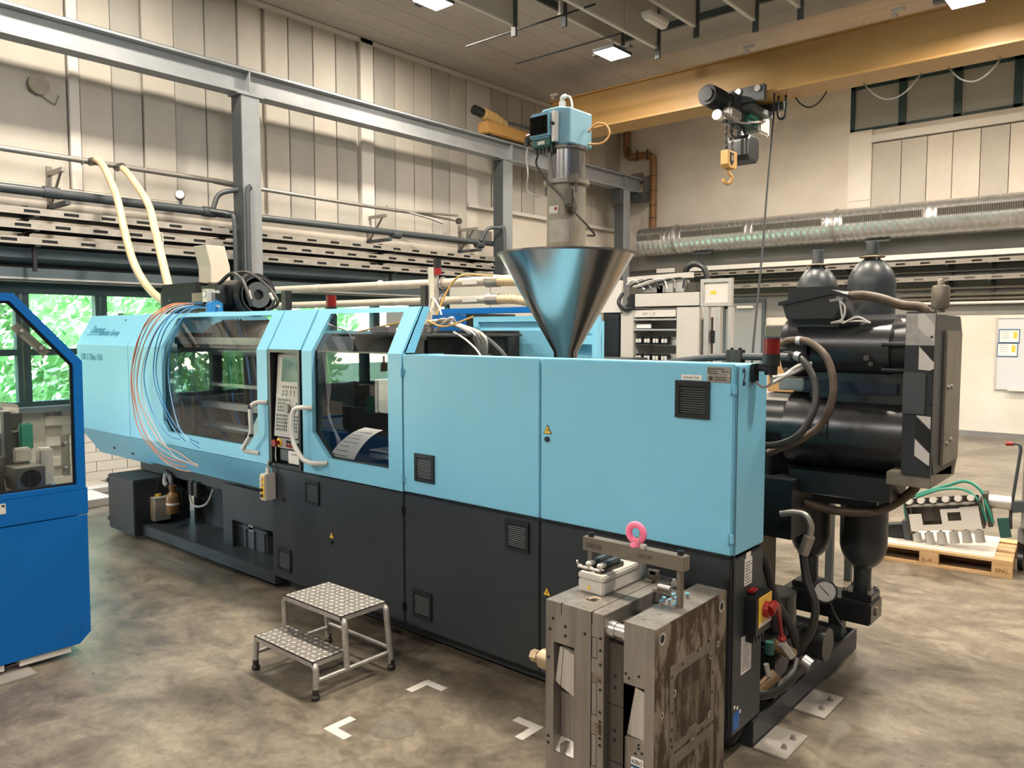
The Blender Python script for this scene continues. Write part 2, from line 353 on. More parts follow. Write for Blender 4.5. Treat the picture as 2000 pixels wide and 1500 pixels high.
# wall panels
def panel(y0, y1, z0, z1, m, dx=0.0, par=wl):
    return B().box(XL - 0.06, y0 + 0.008, z0, XL + dx, y1 - 0.008, z1, 0.006).o('panel', m, par)
seams = [(-7.0, -5.9), (-5.9, -4.9), (-4.9, -3.9), (-3.9, -2.9), (-2.9, -1.9), (-1.9, -0.9), (-0.9, 0.1), (0.1, 1.1), (1.1, 2.1), (2.1, 2.95)]
for i, (a, b) in enumerate(seams): panel(a, b, 3.8, 6.98, m_panA if i % 3 else m_panB)
for a, b, mm, dx in [(2.95, 4.0, m_panA, 0), (4.0, 4.14, m_trim, .05), (4.14, 4.55, m_panA, .02), (4.55, 4.95, m_panB, 0), (4.95, 5.40, m_panA, .03), (5.40, 5.87, m_panB, 0), (5.87, 6.38, m_panB, 0),
                     (6.38, 6.76, m_panA, .02), (6.84, 7.26, m_panA, 0), (7.26, 7.72, m_panB, 0), (7.72, 8.17, m_panA, 0), (8.17, 8.60, m_panB, 0), (8.64, 8.93, m_trim, .05), (8.97, 9.44, m_panB, 0), (9.44, 9.90, m_panA, 0),
                     (9.90, 10.35, m_panA, 0), (10.35, 10.81, m_panB, 0), (10.81, 11.28, m_panA, 0)]:
    panel(a, b, 3.8, 6.98, mm, dx)
for a, b, mm in [(11.31, 11.97, m_trim), (12.05, 12.54, m_panB), (12.54, 13.0, m_panA), (13.0, 13.43, m_panB), (13.43, 13.9, m_panA), (13.9, 14.35, m_panB), (14.4, 15.0, m_panB), (15.0, 15.6, m_panA), (15.6, 16.2, m_panA), (16.2, 16.8, m_panB)]:
    panel(a, b, 4.52, 6.98, mm, -0.03)
bx('trim_1', m_trim, None, XL, 11.3, 4.44, XL + 0.06, YR, 4.51, kind='structure')
bx('trim_2', m_trim, None, XL, YF, 6.9, XL + 0.05, YR, 6.97, kind='structure')
bx('trim_3', m_grec, None, XL, 11.3, 3.80, XL + 0.02, 12.0, 4.02, kind='structure')
bx('ledge', m_trim, wl, XL - 0.01, YF, 3.72, XL + 0.07, 11.28, 3.79)
# band of windows
k = 0
ymul = [-5.0 + i * 0.933 for i in range(22)]
for i in range(len(ymul) - 1):
    y0, y1 = ymul[i], ymul[i + 1]; k += 1
    f = B()
    off = 0.085
    f.box(XL - 0.16, y0 + 0.01, WZ0, XL - 0.04, y0 + off, WZ1 - 0.1); f.box(XL - 0.16, y1 - off + 0.02, WZ0, XL - 0.04, y1 - 0.01, WZ1 - 0.1)
    f.box(XL - 0.16, y0, WZ1 - 0.14, XL - 0.02, y1, WZ1); f.box(XL - 0.16, y0, WZ0, XL - 0.02, y1, WZ0 + 0.06); f.box(XL - 0.16, y0 + 0.03, 1.69, XL - 0.03, y1 - 0.03, 1.77)
    wf = f.o('window_%d' % k, m_teal, kind='structure')
    B().box(XL - 0.105, y0 + off, WZ0 + 0.05, XL - 0.095, y1 - off + 0.02, 1.70).box(XL - 0.105, y0 + off, 1.76, XL - 0.095, y1 - off + 0.02, WZ1 - 0.13).o('pane', g_pane, wf)
bx('window_sill', m_bluegr, wl, XL - 0.1, -5, 0.98, XL + 0.12, 14.6, 1.05)
# blue-grey sunshade boxes and header over the windows
sb = thing('shade_box', 'long blue-grey sheet metal shade box running above the left window band', 'shade box', (XL, 4, 2.62))
B().prism([(XL + 0.01, 2.80), (XL + 0.34, 2.87), (XL + 0.34, 2.99), (XL + 0.01, 2.99)], 'Y', -4.9, 14.5).o('upper_cover', m_bluegr, sb)
B().prism([(XL + 0.01, 2.62), (XL + 0.22, 2.64), (XL + 0.22, 2.76), (XL + 0.01, 2.79)], 'Y', -4.9, 14.5).o('lower_cover', m_bluegr, sb)
bx('edge_highlight', m_alu, sb, XL + 0.22, -4.9, 2.62, XL + 0.235, 14.5, 2.645)  # pale strip paints the highlight along the lower cover's edge

# --- foliage outside the windows ---
def hedge(name, label, x, y0, y1, z1, n, seed):
    rnd = random.Random(seed); b = B()
    for _ in range(n):
        y = rnd.uniform(y0, y1); z = rnd.uniform(0.0, z1); xx = x - abs(rnd.gauss(0, 0.35)) + 0.25 * math.sin(y * 2.1) * math.cos(z * 2.3)
        s = rnd.uniform(0.07, 0.15); a = Vector((rnd.uniform(-1, 1), rnd.uniform(-1, 1), rnd.uniform(-1, 1))).normalized(); c = a.orthogonal().normalized(); d = a.cross(c)
        p = Vector((xx, y, z)); b.add([p - c * s, p + d * s * .45, p + c * s, p - d * s * .45], [(0, 1, 2, 3)])
    return b.o(name, m_leaf, kind='stuff', label=label, cat='hedge', org=(x, (y0 + y1) / 2, 0))
hedge('hedge', 'sunlit bright green hedge filling the view outside the left windows', -13.4, -3.5, 10.5, 4.6, 26000, 3)
gr = B().box(-40, -30, -0.3, XL - 0.3, 40, -0.05).o('lawn', mat('lawn_green', (0.10, 0.2, 0.05), 0.9), kind='structure')

# --- right wall (y = YR) ---
WX0, WX1, RWZ0, RWZ1 = -5.40, 6.2, 6.03, 6.95
wr = B()
wr.box(XL - 0.3, YR, 0, XE, YR + 0.3, 4.42); wr.box(XL - 0.3, YR, 4.42, -4.96, YR + 0.3, RWZ0); wr.box(-4.96, YR + 0.05, 4.42, XE, YR + 0.3, RWZ0)
wr.box(XL - 0.3, YR, RWZ0, WX0, YR + 0.3, 8); wr.box(WX1, YR, RWZ0, XE, YR + 0.3, 8); wr.box(WX0, YR, RWZ1, WX1, YR + 0.3, 8)
m_wallr = wall_r()
wr = wr.o('wall_right', m_wallr, kind='structure', org=(0, YR, 0))
xs = [-4.94, -4.41, -3.95, -3.51, -3.05, -2.59, -2.13, -1.67, -1.2, -0.74, -0.28, 0.2, .66, 1.12]
for i in range(len(xs) - 1):
    B().box(xs[i] + 0.006, YR - 0.005, 4.30, xs[i + 1] - 0.006, YR + 0.05, 5.74, 0.005).o('panel', [m_wall, m_panA, m_wall][i % 3] if i else m_panA, wr)
B().box(-5.41, YR - 0.01, 4.3, -4.97, YR + 0.0, 4.62).box(-5.41, YR - 0.01, 4.64, -4.97, YR, 5.98).o('pilaster_face', m_wall2, wr)
bx('trim_4', m_trim, None, -4.96, YR - 0.09, 5.76, 6.2, YR, 5.90, kind='structure')
bx('trim_5', m_grec, None, XL + 0.01, YR - 0.22, 3.46, XE, YR, 3.80, kind='structure')
k = 30
for i in range(12):
    x0 = WX0 + i * 0.965; x1 = x0 + 0.965; k += 1
    wf = B().box(x0, YR + 0.02, RWZ0, x0 + 0.075, YR + 0.12, RWZ1).box(x1 - 0.06, YR + 0.02, RWZ0, x1, YR + 0.12, RWZ1).box(x0, YR + 0.02, RWZ1 - 0.08, x1, YR + 0.12, RWZ1).box(x0, YR + 0.02, RWZ0, x1, YR + 0.12, RWZ0 + 0.05).o('window_%d' % k, m_teal, kind='structure')
    bx('pane', m_frost if 'm_frost' in globals() else m_doorg, wf, x0 + 0.07, YR + 0.065, RWZ0 + 0.04, x1 - 0.05, YR + 0.075, RWZ1 - 0.07)
bx('duct_shade_band', m_grec, None, XL + 0.01, YR - 0.012, 2.30, XE, YR, 3.46, kind='structure')  # dark sheet on the wall painting the shade below the duct
bx('baseboard_right', m_grec, None, XL, YR - 0.025, 0.0, XE, YR, 0.11, kind='structure')
d1 = bx('door_1', m_doorg, None, -8.0, YR - 0.05, 0.0, -7.16, YR, 2.62, kind='structure')
B().box(-8.08, YR - 0.06, 0, -8.0, YR, 2.70).box(-7.16, YR - 0.06, 0, -7.08, YR, 2.70).box(-8.0, YR - 0.06, 2.62, -7.16, YR, 2.70).o('door_frame', m_beamd, d1)
bx('door_closer', m_trim, d1, -7.72, YR - 0.12, 2.5, -7.34, YR - 0.05, 2.56)
B().cyl((-7.26, YR - 0.05, 1.15), (-7.26, YR - 0.12, 1.15), 0.012, 8).box(-7.38, YR - 0.13, 1.14, -7.25, YR - 0.11, 1.16).o('door_handle', m_steel, d1)

# --- ceiling with a raised bay ---
RX0, RY1, ZH = -7.7, 11.83, 8.1
ce = B().box(XL - 0.3, YF, ZC, RX0, YR + 0.3, ZC + 0.3).box(RX0, RY1, ZC, XE, YR + 0.3, ZC + 0.3)
ce.box(RX0 - 0.05, YF, ZC + 0.3, RX0, RY1, ZH); ce.box(RX0 - 0.05, RY1, ZC + 0.3, XE, RY1 + 0.05, ZH)
ce = ce.o('ceiling', m_ceil, kind='structure', org=(0, 0, ZC))
# plank seams of the low ceiling: boards 20 mm proud, laid along Y on the left and along X at the right
for i in range(7):
    x0 = XL + 0.03 + i * 0.455; B().box(x0 + 0.004, YF, ZC - 0.02, x0 + 0.451, YR, ZC + 0.001).o('plank', m_ceil, ce)
for i in range(11):
    y0 = RY1 + 0.01 + i * 0.455; B().box(RX0 + 0.01, y0 + 0.004, ZC - 0.02, XE, min(y0 + 0.451, YR), ZC + 0.001).o('plank', m_ceil, ce)
for i in range(34):
    y0 = YF + i * 0.553; B().box(RX0, y0 + 0.012, ZH, XE, y0 + 0.541, ZH + 0.05).o('roof_plank', m_ceild, ce)
bx('roof_deck', m_joint, ce, RX0 - 0.1, YF, ZH + 0.05, XE, RY1 + 0.1, ZH + 0.1)
B().box(RX0, YF, ZC - 0.005, RX0 + 0.04, RY1, ZC + 0.1).box(RX0, RY1 - 0.04, ZC - 0.005, XE, RY1, ZC + 0.1).o('edge_angle', m_beamd, ce)

# acoustic baffles hanging in the bay
def baffle(x, y0, y1, z0, z1, label, join=None):
    t = thing('ceiling_baffle', label, 'baffle', (x, y1, z0), 'white baffle boards hanging in the ceiling bay')
    ys = [y0] + ([join] if join else []) + [y1]
    for a, b in zip(ys, ys[1:]): B().box(x - 0.02, a + 0.006, z0, x + 0.02, b - 0.006, z1, 0.004).o('board', m_baff, t)
    bx('bottom_rail', m_trim, t, x - 0.028, y0, z0 - 0.02, x + 0.028, y1, z0 + 0.01)
    for yy in (y0 + 0.1, y1 - 0.1): B().box(x - 0.02, yy - 0.02, z0 - 0.17, x + 0.06, yy + 0.02, ZH).o('hanger', m_beamd, t)
    return t
baffle(-7.45, 6.2, 8.77, 6.34, 7.0, 'white ceiling baffle left of the others, nearest the plank ceiling')
baffle(-6.4, 7.6, 10.95, 6.36, 6.98, 'long two-board white baffle just in front of the bright lamp', 9.9)
baffle(-7.15, 9.35, 11.1, 6.62, 7.4, 'white baffle half hidden behind the two-board one')
baffle(-5.75, 8.3, 10.95, 6.52, 7.15, 'short white baffle end right of the bright lamp')
baffle(-4.85, 8.5, 11.0, 6.40, 7.05, 'white baffle over the middle of the yellow crane girder')
baffle(-4.25, 8.9, 11.1, 6.45, 7.05, 'rightmost white baffle corner above the crane girder')
rods = B()
for y, x0, x1, z in [(8.9, -8.6, -6.2, 6.36), (10.2, -8.7, -6.6, 6.45)]:
    cy('hanging_rail', m_dark, None, (x0, y, z), (x1, y, z), 0.014, 8, label='thin dark steel rail hung under the ceiling near %s' % ('the left baffle' if y < 9 else 'the lit lamp'), cat='rail', group='thin rails under the baffles')
# tubular fluorescent lamp on wires
tl = thing('tube_light', 'unlit white batten lamp hung on wires near the ceiling edge', 'lamp', (-5.79, 9.77, 6.28))
B().box(-5.87, 9.52, 6.30, -5.71, 10.02, 6.36, 0.01).o('housing', m_trim, tl)
B().prism([(-5.86, 6.30), (-5.72, 6.30), (-5.75, 6.25), (-5.83, 6.25)], 'Y', 9.53, 10.01).o('diffuser', m_paper, tl)
B().tube([(-5.79, 9.6, 6.36), (-5.79, 9.77, 6.7), (-5.79, 9.94, 6.36)], 0.004, 6).tube([(-5.79, 9.77, 6.7), (-5.79, 9.77, ZH)], 0.004, 6).o('wire', m_steel, tl)
m_lamp = emit('lamp_diffuser', (1.0, 0.93, 0.80), 9.0)
for i, (x, y, z, pw) in enumerate(LAMPS):
    where = {0: 'centre of the view above the hopper', 1: 'upper left beyond the picture top', 2: 'top right over the crane girder'}.get(i)
    t = thing('high_bay_lamp', ('square high-bay lamp lit, ' + where) if where else 'unseen square high-bay lamp, among those inferred and those added for light', 'lamp', (x, y, z), 'square high-bay lamps')
    B().box(x - 0.2, y - 0.26, z + 0.004, x + 0.2, y + 0.26, z + 0.05, 0.008).o('housing', m_beamd, t)
    B().box(x - 0.18, y - 0.24, z - 0.004, x + 0.18, y + 0.24, z + 0.004).o('diffuser', m_lamp, t)
    B().cyl((x, y, z + 0.05), (x, y, ZC if x < RX0 or y > RY1 else ZH), 0.012, 8).o('stem', m_steel, t)
    B().box(x - 0.34, y - 0.05, z + 0.03, x + 0.34, y + 0.05, z + 0.06).o('bracket', m_beamd, t)
# ================= OVERHEAD: runway, crane, pipes, trays, duct =================
rw = thing('crane_runway', 'grey steel crane runway girder on three posts in front of the left wall', 'girder', (-10.2, 6.1, 0))
def ibeam(b, y0, y1):
    x0, x1 = -10.34, -10.10
    b.box(x0, y0, 5.62, x1, y1, 5.65); b.box(x0, y0, 5.30, x1, y1, 5.335); b.box(-10.235, y0, 5.335, -10.215, y1, 5.62); return b
for a, b in [(-6.8, 0.4), (0.4, 6.1), (6.1, 11.74), (11.74, 16.6)]:
    ibeam(B(), a + 0.004, b - 0.004).o('girder', m_beam, rw)
B().box(-10.25, -6.8, 5.65, -10.19, 16.6, 5.69).o('rail', m_beamd, rw)
st = B()
for y in (6.1, 11.74, 15.85): B().box(-10.335, y - 0.008, 5.335, -10.105, y + 0.008, 5.62).o('stiffener', m_beam, rw)
for y in (0.4, 6.1, 11.6, 15.85):
    p = B().box(-10.34, y - 0.14, 0, -10.318, y + 0.14, 5.28).box(-10.122, y - 0.14, 0, -10.10, y + 0.14, 5.28).box(-10.318, y - 0.008, 0, -10.122, y + 0.008, 5.28)
    B().box(-10.34, y - 0.155, 0, -10.10, y - 0.14, 5.28).o('post_flange', m_beamd, rw)
    p = p.o('post', m_beam, rw)
    bx('cap_plate', m_beam, p, -10.36, y - 0.2, 5.28, -10.08, y + 0.2, 5.30)
    bx('base_plate', m_beamd, p, -10.4, y - 0.2, 0.0, -10.04, y + 0.2, 0.02)
B().prism([(15.72, 5.26), (15.55, 5.26), (15.55, 5.05), (15.66, 4.95), (15.72, 5.0)], 'X', -10.33, -10.11).o('bracket', m_beamd, rw)
bx('wall_bracket', m_beamd, rw, -10.5, 16.3, 5.1, -9.95, 16.62, 5.28)

cb = thing('crane_bridge', 'ochre yellow overhead crane girder spanning in front of the right wall', 'crane', (-5, 12.4, 5.74))
B().prism([(-9.9, 5.78), (-9.9, 5.93), (-9.55, 6.42), (6.4, 6.42), (6.4, 5.78)], 'Y', 12.30, 12.68).o('girder', m_yel, cb)
B().box(-9.95, 12.18, 5.745, 6.4, 12.80, 5.78).o('bottom_flange', m_yel, cb)
B().box(-9.6, 12.24, 6.42, 6.4, 12.74, 6.445).o('top_flange', m_yel, cb)
B().box(-10.34, 11.0, 5.70, -10.08, 13.7, 5.93, 0.02).o('end_carriage', m_yel, cb)
for yy in (11.2, 13.5): B().cyl((-10.28, yy, 5.74), (-10.12, yy, 5.74), 0.08, 20).o('wheel', m_beamd, cb)
mo = B().cyl((-10.18, 10.95, 6.06), (-10.18, 11.45, 6.0), 0.10, 20).cyl((-10.18, 11.45, 6.0), (-10.18, 11.62, 5.98), 0.075, 16).o('drive_motor', mat('gold_gearmotor', (0.50, 0.34, 0.14), 0.45), cb)
B().cyl((-10.18, 10.74, 6.085), (-10.18, 10.95, 6.06), 0.09, 20).o('motor_end', m_black, mo)
for k in range(7): B().cyl((-10.18, 11.0 + k * 0.05, 6.055 - k * 0.006), (-10.18, 11.012 + k * 0.05, 6.053 - k * 0.006), 0.112, 20).o('cooling_fin', mo.data.materials[0], mo)
B().tube([(-10.1, 11.6, 6.0), (-10.0, 12.2, 5.98), (-9.95, 12.9, 5.93)], 0.03, 8).o('cable_guide', m_beamd, cb)
for i, x in enumerate((-9.45, -5.55, -3.35)):
    cc = B().box(x - 0.03, 12.16, 6.44, x + 0.03, 12.30, 6.48).box(x - 0.02, 12.1, 6.48, x + 0.16, 12.16, 6.53, 0.01)
    cc.o('cable_clip', m_trim, cb)
def sag(x0, x1, z, d, y=12.74, n=8): return [(x0 + (x1 - x0) * i / n, y, z - d * 4 * (i / n) * (1 - i / n)) for i in range(n + 1)]
for i, (x0, x1, d) in enumerate([(-4.95, -4.45, 0.2), (-3.9, -3.1, 0.3), (-2.75, -2.1, 0.26)]):
    tb('festoon_cable', [m_black, m_inkg, m_inkg][i], cb, sag(x0, x1, 5.75, d), 0.012, 6, 3)
tb('festoon_loop', m_black, cb, [(-5.13, 12.5, 5.74), (-5.13, 12.5, 5.45), (-5.07, 12.5, 5.38), (-5.01, 12.5, 5.45), (-5.01, 12.5, 5.74)], 0.02, 6, 5)

# chain hoist hanging under the girder
hx = -5.72
ho = thing('chain_hoist', 'black and green electric chain hoist with hook and chain bag under the yellow girder', 'hoist', (hx, 12.2, 4.6))
tr = B().box(hx + 0.0, 12.05, 5.62, hx + 0.55, 12.14, 5.86, 0.01).box(hx + 0.0, 12.82, 5.62, hx + 0.55, 12.90, 5.86, 0.01).box(hx + 0.1, 12.1, 5.52, hx + 0.35, 12.86, 5.6)
tr = tr.o('trolley', m_beamd, ho)
for x in (hx + 0.12, hx + 0.44): B().cyl((x, 12.02, 5.8), (x, 12.06, 5.8), 0.05, 14).o('trolley_wheel', m_steel, tr)
mt = B().cyl((hx, 11.2, 5.6), (hx, 11.75, 5.6), 0.15, 24).o('motor', m_blackm, ho)
B().cyl((hx, 11.17, 5.6), (hx, 11.2, 5.6), 0.10, 20).o('motor_cap', m_black, mt)
for k in range(8): B().cyl((hx, 11.24 + k * 0.055, 5.6), (hx, 11.258 + k * 0.055, 5.6), 0.165, 24).o('cooling_fin', m_black, mt)
B().box(hx - 0.17, 11.75, 5.36, hx + 0.17, 12.25, 5.76, 0.04).o('chain_housing', m_blackm, ho)
B().box(hx + 0.1, 11.5, 5.28, hx + 0.26, 11.9, 5.45, 0.03).cyl((hx + 0.12, 11.3, 5.3), (hx + 0.12, 11.42, 5.3), 0.08, 16).o('limit_switch', m_steel, ho)
gb = B().box(hx - 0.18, 12.25, 5.36, hx + 0.18, 12.72, 5.74, 0.03).o('gearbox', m_dgreen, ho)
bx('gearbox_cover', m_green, gb, hx + 0.18, 12.3, 5.45, hx + 0.2, 12.66, 5.72, 0.008)
eb = B().box(hx - 0.17, 12.74, 5.30, hx + 0.19, 13.12, 5.72, 0.03).o('control_box', m_alu, ho)
bx('control_cover', m_white, eb, hx - 0.14, 13.12, 5.3, hx + 0.16, 13.2, 5.6, 0.02)
tb('cable_loop', m_black, ho, [(hx + .15, 11.7, 5.35), (hx + .16, 11.72, 5.1), (hx + .16, 11.9, 5.06), (hx + .16, 12.02, 5.15), (hx + .16, 12.0, 5.35)], 0.014, 6, 5)
tb('power_lead', m_inkg, ho, [(hx + .2, 11.4, 5.32), (hx + .22, 11.9, 5.28), (hx + .24, 12.4, 5.38), (hx + .22, 12.9, 5.5)], 0.018, 6, 5)
def chain(x, y, z0, z1):
    b = B(); n = int((z1 - z0) / 0.052)
    for k in range(n):
        z = z0 + k * (z1 - z0) / n; a = 0.02; pts = []
        for q in range(9):
            t = q / 8 * 2 * PI; u = a * 0.75 * math.cos(t); h = 0.035 * math.sin(t)
            pts.append((x + (u if k % 2 else 0), y + (0 if k % 2 else u), z + h + 0.026))
        b.tube(pts, 0.0105, 5, cap=False)
    return b.o('chain', m_rub, ho, kind='stuff')
chain(hx, 11.88, 4.88, 5.36); chain(hx, 12.11, 4.88, 5.36); chain(hx, 12.40, 5.15, 5.36)
hb = B().prism([(11.83, 4.88), (11.83, 4.66), (11.88, 4.60), (12.11, 4.60), (12.16, 4.66), (12.16, 4.88)], 'X', hx - 0.07, hx + 0.07).o('hook_block', m_yel, ho, bev=0.015)
B().prism([(11.89, 4.84), (11.89, 4.70), (11.95, 4.64), (12.01, 4.70), (12.01, 4.84)], 'X', hx + 0.07, hx + 0.08).o('block_window', m_black, hb)
B().box(hx + 0.08, 11.92, 4.72, hx + 0.085, 11.98, 4.8).o('rating_plate', m_steel, hb)
B().tube([(hx, 12.0, 4.60), (hx, 12.0, 4.54), (hx + .04, 12.04, 4.47), (hx, 12.02, 4.38), (hx - .05, 11.96, 4.39), (hx - .07, 11.95, 4.45)], 0.03, 8, 5).o('hook', m_yel, ho)
bg_ = B().prism([(12.30, 4.78), (12.25, 4.86), (12.25, 5.12), (12.34, 5.20), (12.62, 5.20), (12.72, 5.12), (12.72, 4.86), (12.64, 4.76)], 'X', hx - 0.18, hx + 0.20).o('chain_bag', m_black, ho, bev=0.04)
B().tube([(hx, 12.32, 5.12), (hx, 12.32, 5.25), (hx, 12.45, 5.36)], 0.02, 6).tube([(hx, 12.6, 5.08), (hx, 12.6, 5.25), (hx, 12.5, 5.36)], 0.02, 6).o('bag_strap', m_black, bg_)
tb('pendant_cable', m_dark, None, [(-5.116, 12.3, 5.78), (-5.0, 12.0, 5.2), (-4.726, 11.2, 4.202), (-4.323, 10.1, 2.989), (-3.941, 9.0, 1.729), (-3.9, 8.9, 1.2)], 0.014, 8, 6, label='thin black pendant cable hanging from the yellow girder behind the machine', cat='cable')

# pipes on the left wall
def clampy(par, x, y, z, r): return B().tube([(x + r * math.cos(a) * 1.15, y, z + r * math.sin(a) * 1.15) for a in [k * PI / 6 for k in range(13)]], 0.008, 6, cap=False).o('clamp', m_steel, par)
p1 = thing('air_pipe', 'thin galvanised pipe high on the left wall with branch valve', 'pipe', (-10.5, 4, 4.08))
B().tube([(-10.5, -6.5, 4.11), (-10.5, 5.85, 4.11)], 0.036, 12).tube([(-10.5, 6.0, 4.095), (-10.5, 8.6, 4.08), (-10.5, 9.75, 4.09)], 0.03, 12).o('pipe_run', m_galv, p1)
B().cyl((-10.5, 5.75, 4.11), (-10.5, 6.05, 4.095), 0.042, 12).o('coupling', m_galv, p1)
B().tube([(-10.5, 9.3, 4.09), (-10.42, 10.0, 4.12), (-10.38, 10.5, 4.14)], 0.024, 10).tube([(-10.5, 9.35, 4.085), (-10.35, 9.8, 4.0), (-10.25, 10.0, 3.93)], 0.02, 10).tube([(-10.5, 9.7, 4.09), (-10.5, 10.55, 4.06)], 0.02, 10).o('branch', m_galv, p1)
B().cyl((-10.53, 10.65, 4.06), (-10.47, 10.65, 4.06), 0.06, 16).o('gauge', m_mildk, p1)
for y in (4.0, 8.9): clampy(p1, -10.5, y, 4.1, 0.036)
p2 = thing('main_pipe', 'thick dark grey pipe along the left wall above the cable trays', 'pipe', (-10.4, 4, 3.6))
B().tube([(-10.4, -6.5, 3.62), (-10.4, 5.9, 3.65)], 0.058, 14).tube([(-10.4, 5.9, 3.65), (-10.4, 9.0, 3.68), (-10.4, 11.5, 3.70)], 0.052, 14).o('pipe_run', m_pvcd, p2)
for y in (3.6, 5.6, 9.0, 11.1): B().cyl((-10.4, y - 0.09, 3.65), (-10.4, y + 0.09, 3.65), 0.07, 14).o('pipe_collar', m_pvcd, p2)
B().cyl((-10.4, 5.2, 3.68), (-10.4, 5.2, 3.76), 0.02, 8).o('gauge_neck', m_pvcd, p2)
gq = B().cyl((-10.42, 5.2, 3.82), (-10.36, 5.17, 3.83), 0.065, 18).o('gauge_case', m_mildk, p2); B().cyl((-10.36, 5.17, 3.83), (-10.352, 5.166, 3.831), 0.055, 18).o('gauge_dial', m_paper, gq)
B().tube([(-10.4, 5.65, 3.66), (-10.4, 5.75, 3.9), (-10.3, 5.9, 3.97), (-10.1, 6.05, 3.99), (-10.06, 6.0, 3.9), (-10.06, 6.0, 2.7)], 0.035, 10, 4).o('drop_pipe', m_pvcd, p2)
B().tube([(-10.35, 5.6, 3.66), (-10.2, 5.78, 3.62), (-10.12, 5.82, 3.5), (-10.12, 5.82, 2.6)], 0.028, 10, 4).o('drop_pipe', m_pvcd, p2)
B().tube([(-10.35, 11.1, 3.72), (-10.25, 11.2, 3.95), (-10.1, 11.35, 3.97), (-10.02, 11.4, 3.9), (-10.02, 11.4, 2.9)], 0.035, 10, 4).o('drop_pipe', m_pvcd, p2)
def wbr(y, label):
    t = thing('pipe_bracket', label, 'bracket', (XL, y, 3.5), 'angle brackets carrying the wall pipes')
    B().box(XL, y - 0.025, 3.93, -10.4, y + 0.025, 3.98).box(XL, y - 0.03, 3.5, XL + 0.03, y + 0.03, 4.05).tube([(XL + 0.03, y, 3.55), (-10.5, y, 3.94)], 0.018, 6).o('upper_arm', m_galv, t)
    B().box(XL, y - 0.03, 3.52, -10.3, y + 0.03, 3.57).o('lower_arm', m_beamd, t); return t
wbr(3.75, 'angle bracket carrying the pipes at the left edge of the view'); wbr(8.8, 'angle bracket carrying the pipes beside the white pilaster'); wbr(11.05, 'angle bracket carrying the pipes left of the second post')
# slotted cable trays
def tray(name, label, x, z, h, off, y0, y1, deep=0.42, axis='Y', group=None):
    t = thing(name, label, 'cable tray', (x, (y0 + y1) / 2, z) if axis == 'Y' else ((y0 + y1) / 2, x, z), group)
    b = B(); P = 0.43; L = 0.17; y = y0; s = 0.55 * h / 2; zc = z + h / 2
    def bb(a0, a1, z0, z1):
        if axis == 'Y': b.box(x - 0.004, a0, z0, x + 0.004, a1, z1)
        else: b.box(a0, x - 0.004, z0, a1, x + 0.004, z1)
    bb(y0, y1, z, zc - 0.018); bb(y0, y1, zc + 0.018, z + h)
    k0 = math.floor((y0 - off) / P); last = y0
    k = k0
    while True:
        c = off + k * P; k += 1
        if c - L / 2 < y0: continue
        if c + L / 2 > y1: bb(last, y1, zc - 0.018, zc + 0.018); break
        bb(last, c - L / 2, zc - 0.018, zc + 0.018); last = c + L / 2
    b.o('slotted_side', m_tray if axis == 'Y' else m_trayr, t)
    if axis == 'Y': B().box(x - deep, y0, z, x - 0.006, y1, z + 0.006).o('tray_bottom', m_dark, t); B().box(x - deep - 0.004, y0, z, x - deep, y1, z + h).o('far_side', m_dark, t); B().box(x - deep + 0.05, y0, z + 0.008, x - 0.03, y1, z + h - 0.01).o('cable_bundle', m_dark, t, kind='stuff')  # dark bottom, far side and cable fill paint the shade between the trays
    else: B().box(y0, x + 0.006, z, y1, x + deep, z + 0.006).o('tray_bottom', m_beamd, t); B().box(y0, x + deep, z, y1, x + deep + 0.004, z + h).o('far_side', m_trayr, t); B().box(y0, x + 0.08, z + 0.008, y1, x + deep - 0.05, z + 0.04).o('cable_bundle', m_black, t, kind='stuff')
    return t
tray('cable_tray', 'topmost of the three slotted cable trays on the left wall', -10.3, 3.35, 0.085, 3.35, -5.0, 11.7)
tray('cable_tray', 'middle one of the three slotted cable trays on the left wall', -10.3, 3.185, 0.085, 3.25, -5.0, 11.7)
tray('cable_tray', 'lowest of the three slotted cable trays on the left wall', -10.3, 3.01, 0.085, 3.10, -5.0, 11.7)
for y in (3.4, 5.95, 8.9, 11.2):
    B().box(-10.72, y - 0.03, 2.95, -10.66, y + 0.03, 3.5).box(XL, y - 0.03, 3.33, -10.3, y + 0.03, 3.35).box(XL, y - 0.03, 3.165, -10.3, y + 0.03, 3.183).box(XL, y - 0.03, 2.985, -10.3, y + 0.03, 3.008).box(-10.45, y - 0.02, 2.7, -10.41, y + 0.02, 2.99).o('tray_support', m_black, None, label='black support frame of the left cable trays ' + {3.4: 'at the left edge of the view', 5.95: 'behind the first crane post', 8.9: 'below the white pilaster', 11.2: 'just left of the second crane post'}[y], cat='bracket', group='black supports of the left cable trays')
tb('loose_cable', m_paper, None, [(-10.28, 4.75, 3.30), (-10.26, 4.85, 3.28), (-10.27, 4.88, 3.2), (-10.28, 4.87, 3.05)], 0.007, 6, 5, label='thin white cable end hanging from the left cable tray', cat='cable')
